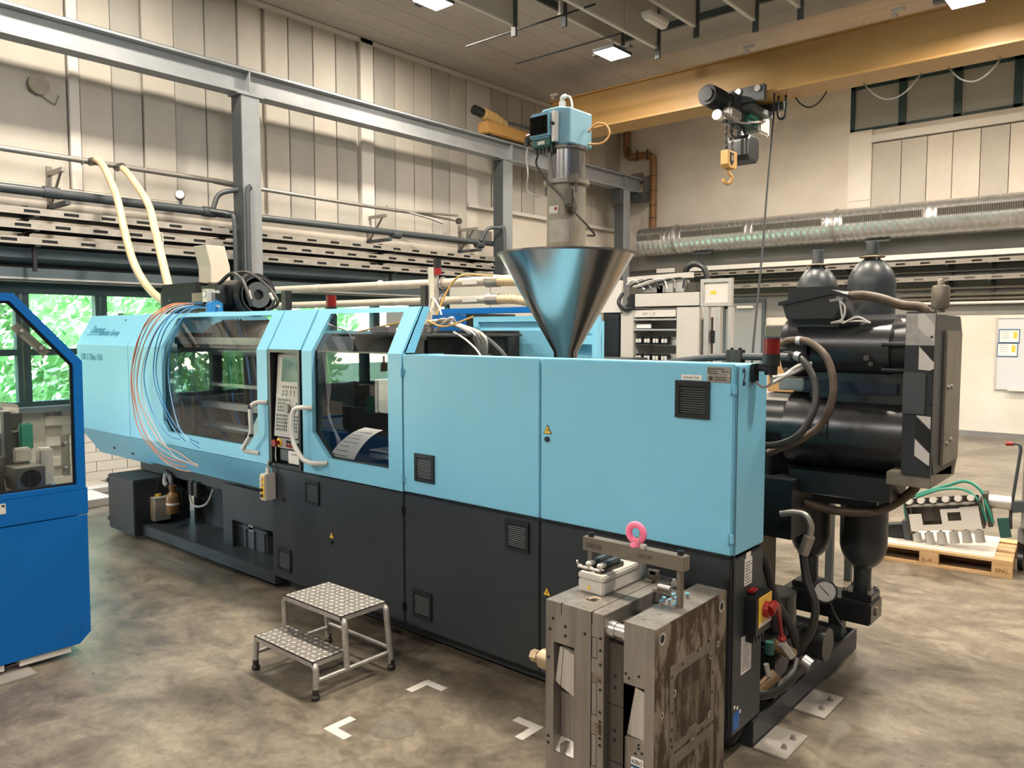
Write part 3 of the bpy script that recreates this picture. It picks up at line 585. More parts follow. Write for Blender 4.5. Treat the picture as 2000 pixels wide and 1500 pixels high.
# two cream hoses
h1 = [(-10.450, 4.10, 4.11), (-10.3, 4.11, 4.10), (-10.092, 4.103, 3.968), (-9.733, 4.081, 3.587), (-9.375, 4.005, 3.158), (-9.017, 3.946, 2.752), (-8.658, 3.947, 2.453), (-8.300, 3.986, 2.28), (-8.0, 4.0, 2.22)]
h2 = [(-10.45, 4.42, 4.09), (-10.3, 4.43, 4.03), (-9.960, 4.392, 3.839), (-9.470, 4.336, 3.500), (-8.980, 4.178, 3.142), (-8.490, 4.009, 2.810), (-8.000, 3.848, 2.443), (-7.85, 3.82, 2.3)]
for pts, lab in ((h1, 'cream conveying hose, the left one of two hanging from the wall pipe'), (h2, 'cream conveying hose, the right one of two hanging from the wall pipe')):
    t = thing('conveying_hose', lab, 'hose', pts[0]); tb('hose', m_hose, t, pts, 0.043, 12, 8); B().cyl((pts[0][0] - .06, pts[0][1], pts[0][2]), (pts[0][0] + .1, pts[0][1], pts[0][2] - .01), 0.05, 12).o('hose_clip', m_mildk, t)

# brown drain pipe at the corner
tb('drain_pipe', m_brown, None, [(-10.66, 16.7, 6.98), (-10.66, 16.7, 6.42), (-10.60, 16.7, 6.28), (-10.45, 16.7, 6.24), (-10.12, 16.7, 6.24), (-9.96, 16.7, 6.17), (-9.90, 16.7, 6.0), (-9.90, 16.7, 4.2)], 0.085, 14, 3, label='brown drain pipe with a double bend in the room corner', cat='pipe')
dp = bpy.data.objects['drain_pipe']
for (x, z, v) in [(-9.90, 5.7, 0), (-9.90, 5.35, 0), (-9.90, 5.0, 0), (-9.90, 4.7, 0), (-10.58, 6.36, 1), (-10.3, 6.24, 2), (-10.02, 6.22, 1)]:
    if v == 0: B().cyl((x, 16.7, z), (x, 16.7, z + 0.02), 0.095, 14).o('pipe_band', m_joint, dp)
    else: B().box(x - 0.015, 16.6, z - 0.13, x + 0.015, 16.63, z + 0.13).o('pipe_band', m_joint, dp)

# spiral duct
du = thing('ventilation_duct', 'large shiny spiral ventilation duct along the right wall', 'duct', (-2, 16.3, 3.77))
prof = []; x = -9.95; R = 0.325
while x < 6.6:
    prof += [(R, x), (R, x + 0.105), (R + 0.005, x + 0.112), (R + 0.005, x + 0.122), (R, x + 0.129)]; x += 0.13
B().lathe([(0.0, -9.95)] + prof, (0, 16.3, 4.09), 'X', 36).o('duct_skin', m_duct, du)
for x in (-9.0, -5.42, -1.6, 2.2, 5.6): B().lathe([(R, x - 0.03), (R + 0.02, x - 0.02), (R + 0.02, x + 0.02), (R, x + 0.03)], (0, 16.3, 4.09), 'X', 36).o('joint_collar', m_galv, du)
a_ = math.radians(12)
for gx0, gx1 in [(-10.0 + 0.1, -9.25), (-8.75, -7.25), (-7.05, -5.62), (-5.22, -3.78), (-3.55, -2.1), (-1.4, 0.1), (0.4, 1.9)]:
    cyy = 16.3 - math.cos(a_) * (R + 0.012); cz = 4.09 + math.sin(a_) * (R + 0.012)
    rot = Matrix.Rotation(a_, 3, 'X'); g = B(); xm = (gx0 + gx1) / 2; hw = (gx1 - gx0) / 2
    g.obox((xm, cyy, cz), (hw, 0.012, 0.075), rot)
    gg = g.o('outlet_grille', m_mildk, du)
    fr = B()
    for s in (-1, 1): fr.obox(Vector((xm, cyy, cz)) + rot @ Vector((0, -0.014, s * 0.068)), (hw, 0.006, 0.009), rot)
    for s in (-1, 0, 1): fr.obox(Vector((xm, cyy, cz)) + rot @ Vector((s * (hw - 0.008), -0.014, 0)), (0.008, 0.006, 0.075), rot)
    fr.o('grille_frame', m_galv, gg)
    sl = B()
    for k in range(int(hw * 2 / 0.035)): sl.obox(Vector((xm, cyy, cz)) + rot @ Vector((-hw + 0.02 + k * 0.035, -0.014, 0)), (0.004, 0.004, 0.062), rot)
    sl.o('grille_bars', m_galv, gg, kind='stuff')
for x in (-8.3, -4.6, -0.8): B().box(x - 0.25, 16.2, 3.72, x + 0.2, 16.28, 3.75).tube([(x, 16.25, 3.75), (x + 0.03, 16.5, 3.9)], 0.015, 6).o('hanger', m_beamd, du)

# right wall rail and trays
wrl = thing('wall_rail', 'long white painted rail under the duct on the right wall', 'rail', (-2, 16.4, 3.36))
B().box(-9.6, 16.38, 3.36, 6.6, 16.46, 3.46, 0.006).o('rail_profile', m_trim, wrl)
tray('cable_tray', 'upper slotted cable tray on the right wall under the white rail', 16.42, 3.235, 0.09, -2.1, -9.0, 6.6, 0.35, 'X')
tray('cable_tray', 'lower slotted cable tray on the right wall above the door', 16.42, 2.93, 0.09, -2.2, -9.0, 6.6, 0.35, 'X')
for x in (-8.0, -5.3, -3.45, -2.75, 0.2):
    B().box(x - 0.03, 16.78, 2.5, x + 0.03, 16.84, 3.46).box(x - 0.03, 16.42, 3.215, x + 0.03, 16.84, 3.233).box(x - 0.03, 16.42, 2.905, x + 0.03, 16.84, 2.928).o('tray_support', m_black, None, label='black support of the right wall trays ' + {-8.0: 'above the grey door', -5.3: 'hidden behind the left accumulator', -3.45: 'right of the right accumulator', -2.75: 'just above the left edge of the whiteboard', 0.2: 'beyond the right picture edge'}[x], cat='bracket', group='black supports of the right wall trays')
for i, (z, r, mm, x0) in enumerate([(3.12, 0.02, m_trayr, -9), (2.80, 0.026, m_trayr, -9), (2.68, 0.03, m_old, -4.3), (2.60, 0.025, m_old, -4.3), (2.52, 0.028, m_trim, -4.2)]):  # grey pipes share the tray colour with the duct's shade painted in
    cy('wall_pipe', mm, None, (x0, 16.74, z), (6.6, 16.74, z), r, 10, label=['thin grey pipe between the two right wall trays', 'thin grey pipe just under the lower right wall tray', 'cream pipe, upper of three ending behind the filter cap', 'cream pipe, middle of three ending behind the filter cap', 'white pipe, lowest of three ending behind the filter cap'][i], cat='pipe')
gcb = thing('wall_cabinet', 'small olive green cabinet low on the right wall beside the grey door', 'cabinet', (-6.7, YR, 1.4))
bx('body', m_grec, gcb, -7.0, YR - 0.25, 1.45, -6.4, YR - 0.003, 2.12, 0.01); bx('cabinet_door', mat('olive_cabinet', (0.06, 0.065, 0.05), 0.5), gcb, -6.97, YR - 0.265, 1.48, -6.43, YR - 0.25, 2.09)
wbx = thing('whiteboard', 'whiteboard with two blue framed sheets on the right wall', 'whiteboard', (-2.0, YR, 0.9))
bx('board', mat('whiteboard_enamel', (0.56, 0.57, 0.58), 0.25), wbx, -2.655, YR - 0.025, 0.93, -1.2, YR - 0.003, 2.22)
B().ring([(-2.67, .91), (-1.18, .91), (-1.18, 2.24), (-2.67, 2.24)], [(-2.65, .93), (-1.2, .93), (-1.2, 2.22), (-2.65, 2.22)], lambda a, b: (a, YR - 0.035, b), (0, 0.03, 0)).o('frame', m_alu, wbx)
for i, z in enumerate((1.78, 1.53)):
    sh = bx('sheet', m_paper, wbx, -2.62 - .02 * i, YR - 0.03, z, -2.31 - .02 * i, YR - 0.026, z + 0.24)
    B().ring([(-2.63 - .02 * i, z - .01), (-2.30 - .02 * i, z - .01), (-2.30 - .02 * i, z + .25), (-2.63 - .02 * i, z + .25)], [(-2.615 - .02 * i, z + .01), (-2.315 - .02 * i, z + .01), (-2.315 - .02 * i, z + .23), (-2.615 - .02 * i, z + .23)], lambda a, b: (a, YR - 0.034, b), (0, 0.004, 0)).o('blue_frame', mat('blue_frame', (0.07, 0.13, 0.24), 0.4) if i == 0 else bpy.data.materials['blue_frame'], sh)
    bx('orange_field', m_yell, sh, -2.40 - .02 * i, YR - 0.032, z + 0.08, -2.34 - .02 * i, YR - 0.0305, z + 0.20)
    for q in range(4): bx('text_line', m_inkg, sh, -2.59 - .02 * i, YR - 0.032, z + 0.2 - q * .04, -2.46 - .02 * i, YR - 0.0305, z + 0.208 - q * .04)
bx('pen_tray', m_trim, wbx, -2.45, YR - 0.09, 0.90, -2.15, YR - 0.035, 0.95)
for i in range(3):
    x = [-10.5, -10.15][i % 2] + 0.0
for x0, x1, z0, z1, lab in [(-10.55, -10.25, 5.95 - .35, 6.2 - .35, 'small grey junction box high in the room corner'), (-10.0 + .1, -9.75, 5.35, 5.75, 'grey junction box right of the runway end')]:
    jb = bx('junction_box', m_grec, None, x0 if lab[0] == 's' else -10.2, YR - 0.1, z0, x1 if lab[0] == 's' else -9.98, YR - 0.003, z1, 0.01, label=lab, cat='box')

wb_ = B().cyl((XL, 3.66, 5.02), (XL + .08, 3.66, 5.02), .12, 24).o('wall_bell', m_old, None, label='round beige bell on the left wall above the thin pipe', cat='bell')
B().tube([(XL + .02, 3.70, 4.9), (XL + .02, 3.85, 4.82), (XL + .02, 3.9, 4.95)], .008, 6).o('bell_wire', m_old, wb_)
# ================= THE INJECTION MOULDING MACHINE =================
MC = thing('moulding_machine', 'long light blue and anthracite injection moulding machine across the middle of the hall', 'machine', (-5, 3.8, 0))
Y0 = 3.25
def FY(z):
    if z < 0.985: return Y0 + (0.985 - z) / 0.295 * 0.19
    if z > 1.855: return Y0 + (z - 1.855) / 0.30 * 0.16
    return Y0
fm = lambda dy: (lambda x, z: (x, FY(z) + dy, z))
def skin(b, x0, x1, zs, t=0.012, dy=0.0):
    zs = sorted(zs); n = len(zs)
    v = [(x, FY(z) + dy + d, z) for d in (0, t) for x in (x0, x1) for z in zs]; f = []
    for i in range(n - 1):
        f += [(i, i + 1, n + i + 1, n + i), (2 * n + i, 3 * n + i, 3 * n + i + 1, 2 * n + i + 1), (i, 2 * n + i, 2 * n + i + 1, i + 1), (n + i, n + i + 1, 3 * n + i + 1, 3 * n + i)]
    f += [(0, n, 3 * n, 2 * n), (n - 1, 3 * n - 1, 4 * n - 1, 2 * n - 1)]
    return b.add(v, f)
# clamp end cover
cc = B().prism([(3.45, 0.69), (3.25, 0.985), (3.25, 1.855), (3.41, 2.155), (4.75, 2.155), (4.9, 1.855), (4.9, 0.8)], 'X', -8.85, -7.63).o('clamp_cover', m_sky, MC, bev=0.004)
ul = Vector((0, 0.16, 0.30)).normalized()
text('Demag', 0.125, (-8.66, FY(1.975) - 0.002, 1.975), (1, 0, 0), ul, m_blueink, cc, 'logo_lettering', shear=0.35, xs=0.88, bold=0.003)
B().add([(-8.72, FY(1.955) - .002, 1.955), (-8.40, FY(1.955) - .002, 1.955), (-8.40, FY(1.963) - .002, 1.963), (-8.72, FY(1.963) - .002, 1.963)], [(0, 1, 2, 3)]).o('logo_underline', m_blueink, cc)
text('Plastics Group', 0.085, (-8.385, FY(1.955) - 0.002, 1.955), (1, 0, 0), ul, m_blueink, cc, 'logo_lettering', shear=0.3, xs=0.86, bold=0.002)
text('EXIS S 250ex 1450', 0.095, (-8.74, Y0 - 0.002, 1.70), (1, 0, 0), (0, 0, 1), mat('pale_blue_print', (0.07, 0.30, 0.44), 0.5), cc, 'type_lettering', xs=0.72)
for (x, z) in [(-7.95, 2.10), (-8.3, 0.80), (-7.9, 0.78)]: B().cyl((x, FY(z) - 0.004, z), (x, FY(z) + 0.01, z), 0.012, 10).o('screw', m_black, cc)
B().cyl((-8.35, 3.5, 2.155), (-8.35, 3.5, 2.175), 0.03, 12).o('lifting_plug', m_mildk, cc)
# front guard door with window
o1 = [(-7.62, 0.985), (-6.0, 0.985), (-5.235, 0.985), (-5.235, 1.2), (-5.235, 1.855), (-5.235, 2.155), (-6.9, 2.155), (-7.62, 2.155), (-7.62, 1.855), (-7.62, 1.19)]
i1 = [(-6.85, 1.10), (-6.0, 1.10), (-5.52, 1.10), (-5.38, 1.22), (-5.375, 1.855), (-5.375, 2.12), (-6.8, 2.12), (-6.89, 2.11), (-6.94, 1.855), (-6.94, 1.19)]
gd = B().ring(o1, i1, fm(0), (0, 0.03, 0)).o('guard_door', m_sky, MC)
skin(B(), -7.62, -5.235, [0.725, 0.98], 0.02).o('lower_apron', m_sky, MC)
B().tube([(-5.24, 3.25, 1.46), (-5.31, 3.19, 1.455), (-5.345, 3.17, 1.40), (-5.345, 3.17, 1.23), (-5.43, 3.17, 1.13), (-5.465, 3.175, 1.09), (-5.44, 3.2, 1.07), (-5.37, 3.25, 1.06)], 0.017, 10, 5).o('handle', m_white, gd)
B().tube([(-5.345, 3.17, 1.41), (-5.345, 3.17, 1.44)], 0.02, 10).o('handle_sleeve', m_black, gd); B().tube([(-5.345, 3.172, 1.22), (-5.352, 3.172, 1.20)], 0.018, 10).o('handle_sleeve', m_black, gd)
def guardpane(name, x0, x1, z0, par):
    skin(B(), x0, x1, [z0, 1.855, 2.125], 0.006, 0.035).o(name, g_guard, par)
guardpane('window_pane', -6.97, -5.35, 1.08, gd)
# column with control terminal
skin(B(), -5.21, -4.805, [1.862, 2.155], 0.03, -0.004).o('terminal_hood', m_sky, MC)
tmn = B().ring([(-5.21, .985), (-4.805, .985), (-4.805, 1.86), (-5.21, 1.86)], [(-5.18, 1.01), (-4.83, 1.01), (-4.83, 1.84), (-5.18, 1.84)], lambda a, b: (a, Y0 - 0.008, b), (0, 0.07, 0)).o('terminal_frame', m_black, MC)
bx('terminal_back', m_black, MC, -5.19, 3.315, .99, -4.82, 3.33, 1.85)
def PY(z): return 3.262 + (z - 1.22) / 0.6 * 0.045
def ppl(b, x0, z0, x1, z1, d=0.004, off=0.0):
    v = []
    for dd in (off, off - d):
        for (x, z) in ((x0, z0), (x1, z0), (x1, z1), (x0, z1)): v.append((x, PY(z) + dd, z))
    return b.add(v, [(0, 1, 2, 3), (7, 6, 5, 4), (0, 4, 5, 1), (1, 5, 6, 2), (2, 6, 7, 3), (3, 7, 4, 0)])
cpn = ppl(B(), -5.155, 1.215, -4.85, 1.825, 0.012).o('control_panel', m_keyb, MC)
ppl(B(), -5.09, 1.625, -4.858, 1.805, 0.003, -0.012).o('screen', m_screen, cpn)
for q in range(4): ppl(B(), -5.08 + .05 * q, 1.74 - .02 * (q % 2), -5.05 + .05 * q, 1.79 - .01 * q, 0.0008, -0.0152).o('screen_text', m_dgreen, cpn)
ks = B()
def key(cx, cz, w=0.016, h=0.018): ppl(ks, cx - w / 2, cz - h / 2, cx + w / 2, cz + h / 2, 0.005, -0.012)
for k in range(7): key(-5.072 + k * 0.033, 1.585)
for r in range(2):
    for k in range(5): key(-5.07 + k * 0.047, 1.552 - r * 0.026, 0.026)
for r in range(4):
    for k in range(4): key(-5.115 + k * 0.026, 1.488 - r * 0.026, 0.019)
key(-5.005, 1.488); key(-4.98, 1.488)
for (a, c) in ((-4.892, 1.468), (-4.915, 1.442), (-4.892, 1.442), (-4.87, 1.442), (-4.892, 1.416)): key(a, c)
for r in range(5):
    for k in range(6): key(-5.125 + k * 0.024, 1.372 - r * 0.026, 0.018)
    for k in range(3): key(-4.925 + k * 0.024, 1.372 - r * 0.026, 0.018)
ks.o('keys', m_mildk, cpn, kind='stuff')
ppl(B(), -5.155, 1.518, -4.85, 1.523, 0.002, -0.012).o('divider', m_paper, cpn)
B().cyl((-4.985, PY(1.43) - 0.012, 1.43), (-4.985, PY(1.43) - 0.035, 1.43), 0.033, 18).o('rotary_knob', m_inkg, cpn)
lp = bx('switch_panel', m_keyb, MC, -5.15, 3.27, 1.125, -4.85, 3.29, 1.20, 0.003)
B().cyl((-5.115, 3.27, 1.165), (-5.115, 3.262, 1.165), 0.032, 18).o('yellow_ring', m_yell, lp)
B().cyl((-5.115, 3.265, 1.165), (-5.115, 3.225, 1.165), 0.016, 12).cyl((-5.115, 3.235, 1.165), (-5.115, 3.215, 1.165), 0.027, 18).o('stop_button', m_red, lp)
for k in range(3):
    bx('push_button', m_black, lp, -5.02 + k * .032, 3.258, 1.168, -4.995 + k * .032, 3.27, 1.19, .003); bx('push_button', m_red, lp, -5.02 + k * .032, 3.256, 1.14, -4.995 + k * .032, 3.27, 1.162, .003)
bx('toggle', m_black, lp, -4.885, 3.255, 1.145, -4.865, 3.27, 1.18, .003)
bx('lower_recess', m_beamd, MC, -5.14, 3.285, 1.03, -5.01, 3.295, 1.115); fc = bx('lower_flap', m_white, MC, -5.0, 3.265, 1.02, -4.855, 3.285, 1.115, 0.003)
bx('flap_label', m_inkg, fc, -4.96, 3.263, 1.088, -4.89, 3.265, 1.096)
tb('stylus_cable', m_trim, MC, [(-5.155, 3.262, 1.13), (-5.16, 3.26, 1.06), (-5.155, 3.262, 1.02)], 0.005, 6, 4)
# second guard door
o2 = [(-4.785, .985), (-4.1, .985), (-3.712, .985), (-3.712, 1.855), (-3.712, 2.155), (-4.4, 2.155), (-4.785, 2.155), (-4.785, 1.855), (-4.785, 1.28)]
i2 = [(-4.48, 1.11), (-4.1, 1.11), (-3.845, 1.11), (-3.845, 1.855), (-3.845, 2.12), (-4.4, 2.12), (-4.625, 2.12), (-4.665, 1.855), (-4.67, 1.28)]
g2 = B().ring(o2, i2, fm(0), (0, 0.03, 0)).o('guard_door', m_sky, MC)
B().ring([(-4.495, 1.10), (-3.835, 1.10), (-3.835, 1.86), (-4.675, 1.86), (-4.68, 1.28)], [(-4.475, 1.125), (-3.86, 1.125), (-3.86, 1.85), (-4.65, 1.85), (-4.655, 1.285)], lambda a, b: (a, 3.281, b), (0, 0.008, 0)).o('pane_seal', m_black, g2)
guardpane('window_pane', -4.69, -3.83, 1.09, g2)
bx('frame_side', m_sky, MC, -3.73, 3.28, .99, -3.712, 3.62, 1.85)
B().prism([(3.27, 1.86), (3.43, 2.155), (3.50, 2.155), (3.36, 1.86)], 'X', -3.735, -3.712).o('frame_side', m_sky, MC)
B().tube([(-4.665, 3.25, 1.455), (-4.74, 3.19, 1.455), (-4.79, 3.17, 1.41), (-4.79, 3.17, 1.22), (-4.69, 3.17, 1.11), (-4.63, 3.175, 1.085), (-4.56, 3.19, 1.078), (-4.50, 3.25, 1.078)], 0.017, 10, 5).o('handle', m_white, g2)
# sheets of the housing behind and above the doors
B().box(-7.62, 3.43, 2.13, -3.72, 3.50, 2.155).o('top_rail', m_sky, MC)
B().ring([(-7.62, .8), (-3.72, .8), (-3.72, 2.0), (-7.62, 2.0)], [(-7.3, 1.15), (-5.1, 1.15), (-5.1, 1.93), (-7.3, 1.93)], lambda a, b: (a, 4.86, b), (0, 0.03, 0)).o('rear_guard', m_sky, MC)
bx('bed', m_anth, MC, -8.0, 3.5, 0.60, -3.8, 4.7, 0.92)
# mould space interior
bx('moving_platen', m_old, MC, -7.28, 3.55, 0.95, -6.98, 4.65, 1.98, 0.03); bx('fixed_platen', m_bluegr, MC, -5.55, 3.5, 0.95, -5.22, 4.7, 1.98, 0.03)
for y in (3.68, 4.5):
    for z in (1.12, 1.82): B().cyl((-7.6, y, z), (-5.2, y, z), 0.045, 18).o('tie_bar', m_steel, MC)
bx('mould_half', m_mildk, MC, -6.95, 3.8, 1.1, -6.6, 4.4, 1.8, 0.01); bx('mould_half', m_mildk, MC, -5.85, 3.8, 1.1, -5.56, 4.4, 1.8, 0.01)
ga = B().box(-6.35, 3.95, 1.45, -6.1, 4.2, 2.1).box(-6.5, 3.9, 1.35, -5.95, 4.3, 1.45).o('removal_gripper', m_beamd, MC)
for k in range(6): tb('mould_hose', [m_rubbr, m_bluetube, m_rub][k % 3], MC, [(-6.75 + k * .06, 3.75, 2.1), (-6.7 + k * .1, 3.72, 1.7), (-6.6 + k * .1, 3.7, 1.3), (-6.5 + k * .06, 3.75, 1.05)], 0.012, 6, 5)
B().lathe([(0.34, -7.2), (0.34, -6.05)], (0, 4.05, 1.76), 'X', 28, True, PI * 0.05, PI * 0.95).o('upper_shroud', m_old, MC)
bx('lower_chute', m_old, MC, -6.9, 3.4, 0.95, -5.6, 4.6, 0.98); bx('cross_rail', m_alu, MC, -7.2, 3.5, 1.88, -5.3, 3.56, 1.94)
B().box(-6.9, 3.6, 1.30, -5.6, 3.66, 1.36).box(-6.9, 3.6, 1.5, -5.6, 3.66, 1.53).o('guide_rail', m_steel, MC)
B().add([(-5.9, 3.42, 1.02), (-5.55, 3.42, 1.02), (-5.42, 3.5, 1.35), (-5.75, 3.5, 1.35)], [(0, 1, 2, 3)]).o('polished_chute', m_steel, MC)
# injection side interior
bs = bx('barrel_shroud', m_black, MC, -4.86, 3.75, 1.15, -4.02, 4.6, 1.955, 0.02)
bx('shroud_lid', m_beamd, MC, -5.0, 3.66, 1.955, -3.94, 4.7, 1.975, 0.006)
bx('heater_box', m_alu, MC, -4.25, 3.50, 1.43, -3.95, 3.62, 1.66, 0.01); bx('heater_box_edge', m_trim, MC, -4.28, 3.50, 1.43, -4.25, 3.62, 1.66)
bx('inner_bed', m_blackm, MC, -4.8, 3.4, 0.95, -3.75, 4.6, 1.10); B().box(-4.25, 3.42, 1.16, -3.8, 3.7, 1.18).box(-4.25, 3.42, 1.13, -3.8, 3.44, 1.17).o('chrome_tray', m_steel, MC)
bx('nozzle_plate', m_dark, MC, -5.0, 3.64, 1.0, -3.75, 3.66, 1.43)
for k in range(3): tb('lead', m_clear, MC, [(-4.63 + k * .02, 3.32, 1.84), (-4.60 + k * .02, 3.33, 1.6), (-4.57 - k * .01, 3.33, 1.4), (-4.5 + k * .02, 3.34, 1.2), (-4.58, 3.33, 1.1)], 0.005, 6, 6)
tb('lead', m_clear, MC, [(-4.62, 3.36, 2.05), (-4.5, 3.45, 1.98), (-4.42, 3.42, 1.87), (-4.46, 3.38, 1.85)], 0.005, 6, 6)
for k, (a, c) in enumerate([(-4.72, 3.82), (-4.45, 3.95)]): bx('connector_box', m_inkg, MC, a, c, 1.975, a + .2, c + .1, 2.03, 0.01)
tb('orange_lead', mat('ochre_cable', (0.5, 0.3, 0.08), 0.5), MC, [(-4.9, 3.85, 1.99), (-4.7, 3.9, 2.03), (-4.3, 3.95, 2.08), (-4.1, 4.0, 2.03), (-3.9, 4.1, 2.1)], 0.008, 6, 6)
for k in range(4): tb('grey_lead', [m_inkg, m_alu][k % 2], MC, [(-4.6 + k * .1, 4.0 + k * .03, 1.99), (-4.35 + k * .1, 4.02, 2.06 + k * .01), (-4.15, 4.1 + .03 * k, 2.05), (-3.95 + k * .04, 4.15, 1.95), (-3.9, 4.2, 1.7)], 0.012, 6, 6)
tb('white_lead', m_trim, MC, [(-4.0, 4.0, 1.99), (-3.85, 3.98, 1.93), (-3.7, 3.95, 1.84), (-3.62, 3.9, 1.75)], 0.007, 6, 6)
tb('hose_loop', m_beamd, MC, [(-4.05, 4.15, 2.0), (-3.9, 4.2, 1.96), (-3.72, 4.2, 1.85), (-3.68, 4.2, 1.78), (-3.8, 4.2, 1.79), (-3.98, 4.2, 1.9)], 0.018, 8, 6)
# instruction sheet behind the glass
sh = B(); rows = []
for i in range(9):
    t = i / 8; z = 1.095 + 0.25 * math.sin(t * 1.25); y = 3.31 + 0.10 * t ** 2.0; x0 = -4.58 + 0.30 * t; rows += [(x0, y, z), (x0 + 0.28 - .09 * t, y + .0, z - 0.004)]
sh.add(rows, [(2 * i, 2 * i + 1, 2 * i + 3, 2 * i + 2) for i in range(8)], True)
ps = sh.o('instruction_sheet', m_paper, None, label='curled white instruction sheet lying behind the right guard window', cat='paper', org=(-4.35, 3.35, 1.11))
for i in range(7):
    t = 0.12 + i * 0.11; z = 1.095 + 0.25 * math.sin(t * 1.25); y = 3.31 + 0.10 * t ** 2; x0 = -4.58 + 0.30 * t; t2 = t + 0.018; z2 = 1.095 + 0.25 * math.sin(t2 * 1.25); y2 = 3.31 + 0.10 * t2 ** 2
    B().add([(x0 + .03, y - .002, z + .001), (x0 + .19 - (i % 3) * .03, y - .002, z), (x0 + .19 - (i % 3) * .03, y2 - .002, z2), (x0 + .03, y2 - .002, z2 + .001)], [(0, 1, 2, 3)]).o('text_line', m_inkg, ps)
# electrical cabinet: blue upper doors, anthracite lower doors
bx('cabinet_body', m_sky, MC, -3.70, 3.272, 0.985, -1.497, 3.59, 1.845, 0.006); bx('cabinet_base', m_anth, MC, -5.2, 3.272, 0.14, -1.497, 3.59, 0.97, 0.006)
bx('shadow_gap', m_black, MC, -5.18, 3.268, 0.965, -1.52, 3.30, 0.99)
ud1 = bx('upper_door', m_sky, MC, -3.700, 3.25, 0.99, -2.606, 3.272, 1.852, 0.005); ud2 = bx('upper_door', m_sky, MC, -2.598, 3.25, 0.99, -1.505, 3.272, 1.852, 0.005)
ld0 = bx('lower_panel', m_anth, MC, -5.206, 3.25, 0.135, -3.708, 3.272, 0.972, 0.005); ld1 = bx('lower_door', m_anth, MC, -3.698, 3.25, 0.135, -2.606, 3.272, 0.968, 0.005); ld2 = bx('lower_door', m_anth, MC, -2.598, 3.25, 0.135, -1.505, 3.272, 0.968, 0.005)
def vent(cx, cz, par):
    v = B().ring([(cx - .086, cz - .086), (cx + .086, cz - .086), (cx + .086, cz + .086), (cx - .086, cz + .086)], [(cx - .066, cz - .068), (cx + .066, cz - .068), (cx + .066, cz + .062), (cx - .066, cz + .062)], lambda a, b: (a, Y0 - 0.012, b), (0, 0.012, 0))
    v.add([(cx - .07, Y0 - .001, cz - .07), (cx + .07, Y0 - .001, cz - .07), (cx + .07, Y0 - .001, cz + .07), (cx - .07, Y0 - .001, cz + .07)], [(0, 1, 2, 3)])
    v = v.o('vent_grille', m_black, par); s = B()
    for k in range(11):
        z = cz - .06 + k * .0108; s.add([(cx - .066, Y0 - .010, z), (cx + .066, Y0 - .010, z), (cx + .066, Y0 - .008, z + .003), (cx - .066, Y0 - .008, z + .003)], [(0, 1, 2, 3)])
    s.o('louvres', m_beamd, par, kind='stuff')
for cx, cz, p in [(-3.505, 1.158, ud1), (-4.68, .848, ld0), (-5.045, .287, ld0), (-3.535, .297, ld1), (-2.76, .867, ld1), (-1.705, 1.685, ud2)]: vent(cx, cz, p)
def warn(cx, cz, par, s=0.028):
    w_ = B().prism([(cx - s, cz - s * .8), (cx + s, cz - s * .8), (cx, cz + s)], 'Y', Y0 - .0025, Y0).o('warning_sign', m_ink, par)
    B().prism([(cx - s * .8, cz - s * .68), (cx + s * .8, cz - s * .68), (cx, cz + s * .75)], 'Y', Y0 - .0035, Y0 - .002).o('warning_sign', m_yell, par)
    B().prism([(cx + .004, cz + .010), (cx - .007, cz - .004), (cx + .001, cz - .004), (cx - .003, cz - .016), (cx + .008, cz + .001), (cx + .0, cz + .001)], 'Y', Y0 - .0045, Y0 - .003).o('flash_symbol', m_ink, par)
for cx, cz, p in [(-2.55, 1.475, ud2), (-4.46, .575, ld0), (-2.55, .597, ld2)]:
    warn(cx, cz, p); B().cyl((cx, Y0 - .012, cz - .05), (cx, Y0, cz - .05), 0.014, 14).o('lock', m_black, p)
def hinge(x, z, m, par, w=0.024):
    h = B().box(x - w, Y0 - .014, z - .022, x + w, Y0, z + .022, .004).cyl((x, Y0 - .016, z - .026), (x, Y0 - .016, z + .026), 0.006, 8); h.o('hinge', m, par)
for z in (1.74, 1.07): hinge(-3.70, z, m_sky, ud1, .014); hinge(-1.515, z, m_sky, ud2)
for z in (.865, .25): hinge(-3.703, z, m_black, ld1, .016); hinge(-1.512, z, m_black, ld2, .014)
npl = bx('name_plate', m_galv, ud2, -1.635, Y0 - .004, 1.768, -1.508 - .012, Y0, 1.838, .003)
for q, (s1, x, z, sz) in enumerate([('Betriebsmittel Prüfung', -1.63, 1.826, .0085), ('Elektr. Anlage', -1.63, 1.816, .0075), ('Regel. 1x/J', -1.565, 1.816, .0075), ('Nächste Prüfung', -1.63, 1.806, .0075), ('Anlagennummer', -1.60, 1.789, .009), ('04002067-001', -1.60, 1.777, .010)]):
    text(s1, sz, (x, Y0 - .0045, z), (1, 0, 0), (0, 0, 1), m_ink, MC, 'plate_lettering')
B().cyl((-1.615, Y0 - .006, 1.786), (-1.615, Y0 - .003, 1.786), .010, 14).o('plate_seal', m_ink, MC)
B().cyl((-1.627, Y0 - .007, 1.801), (-1.627, Y0 - .003, 1.801), .004, 8).o('rivet', m_trim, MC); B().cyl((-1.53, Y0 - .007, 1.801), (-1.53, Y0 - .003, 1.801), .004, 8).o('rivet', m_trim, MC)
bx('shift_label', m_paper, ud2, -1.765, Y0 - .002, 1.774, -1.66, Y0, 1.798)
text('Schicht Pick', .017, (-1.752, Y0 - .003, 1.781), (1, 0, 0), (0, 0, 1), m_inkg, MC, 'label_lettering', xs=.95)
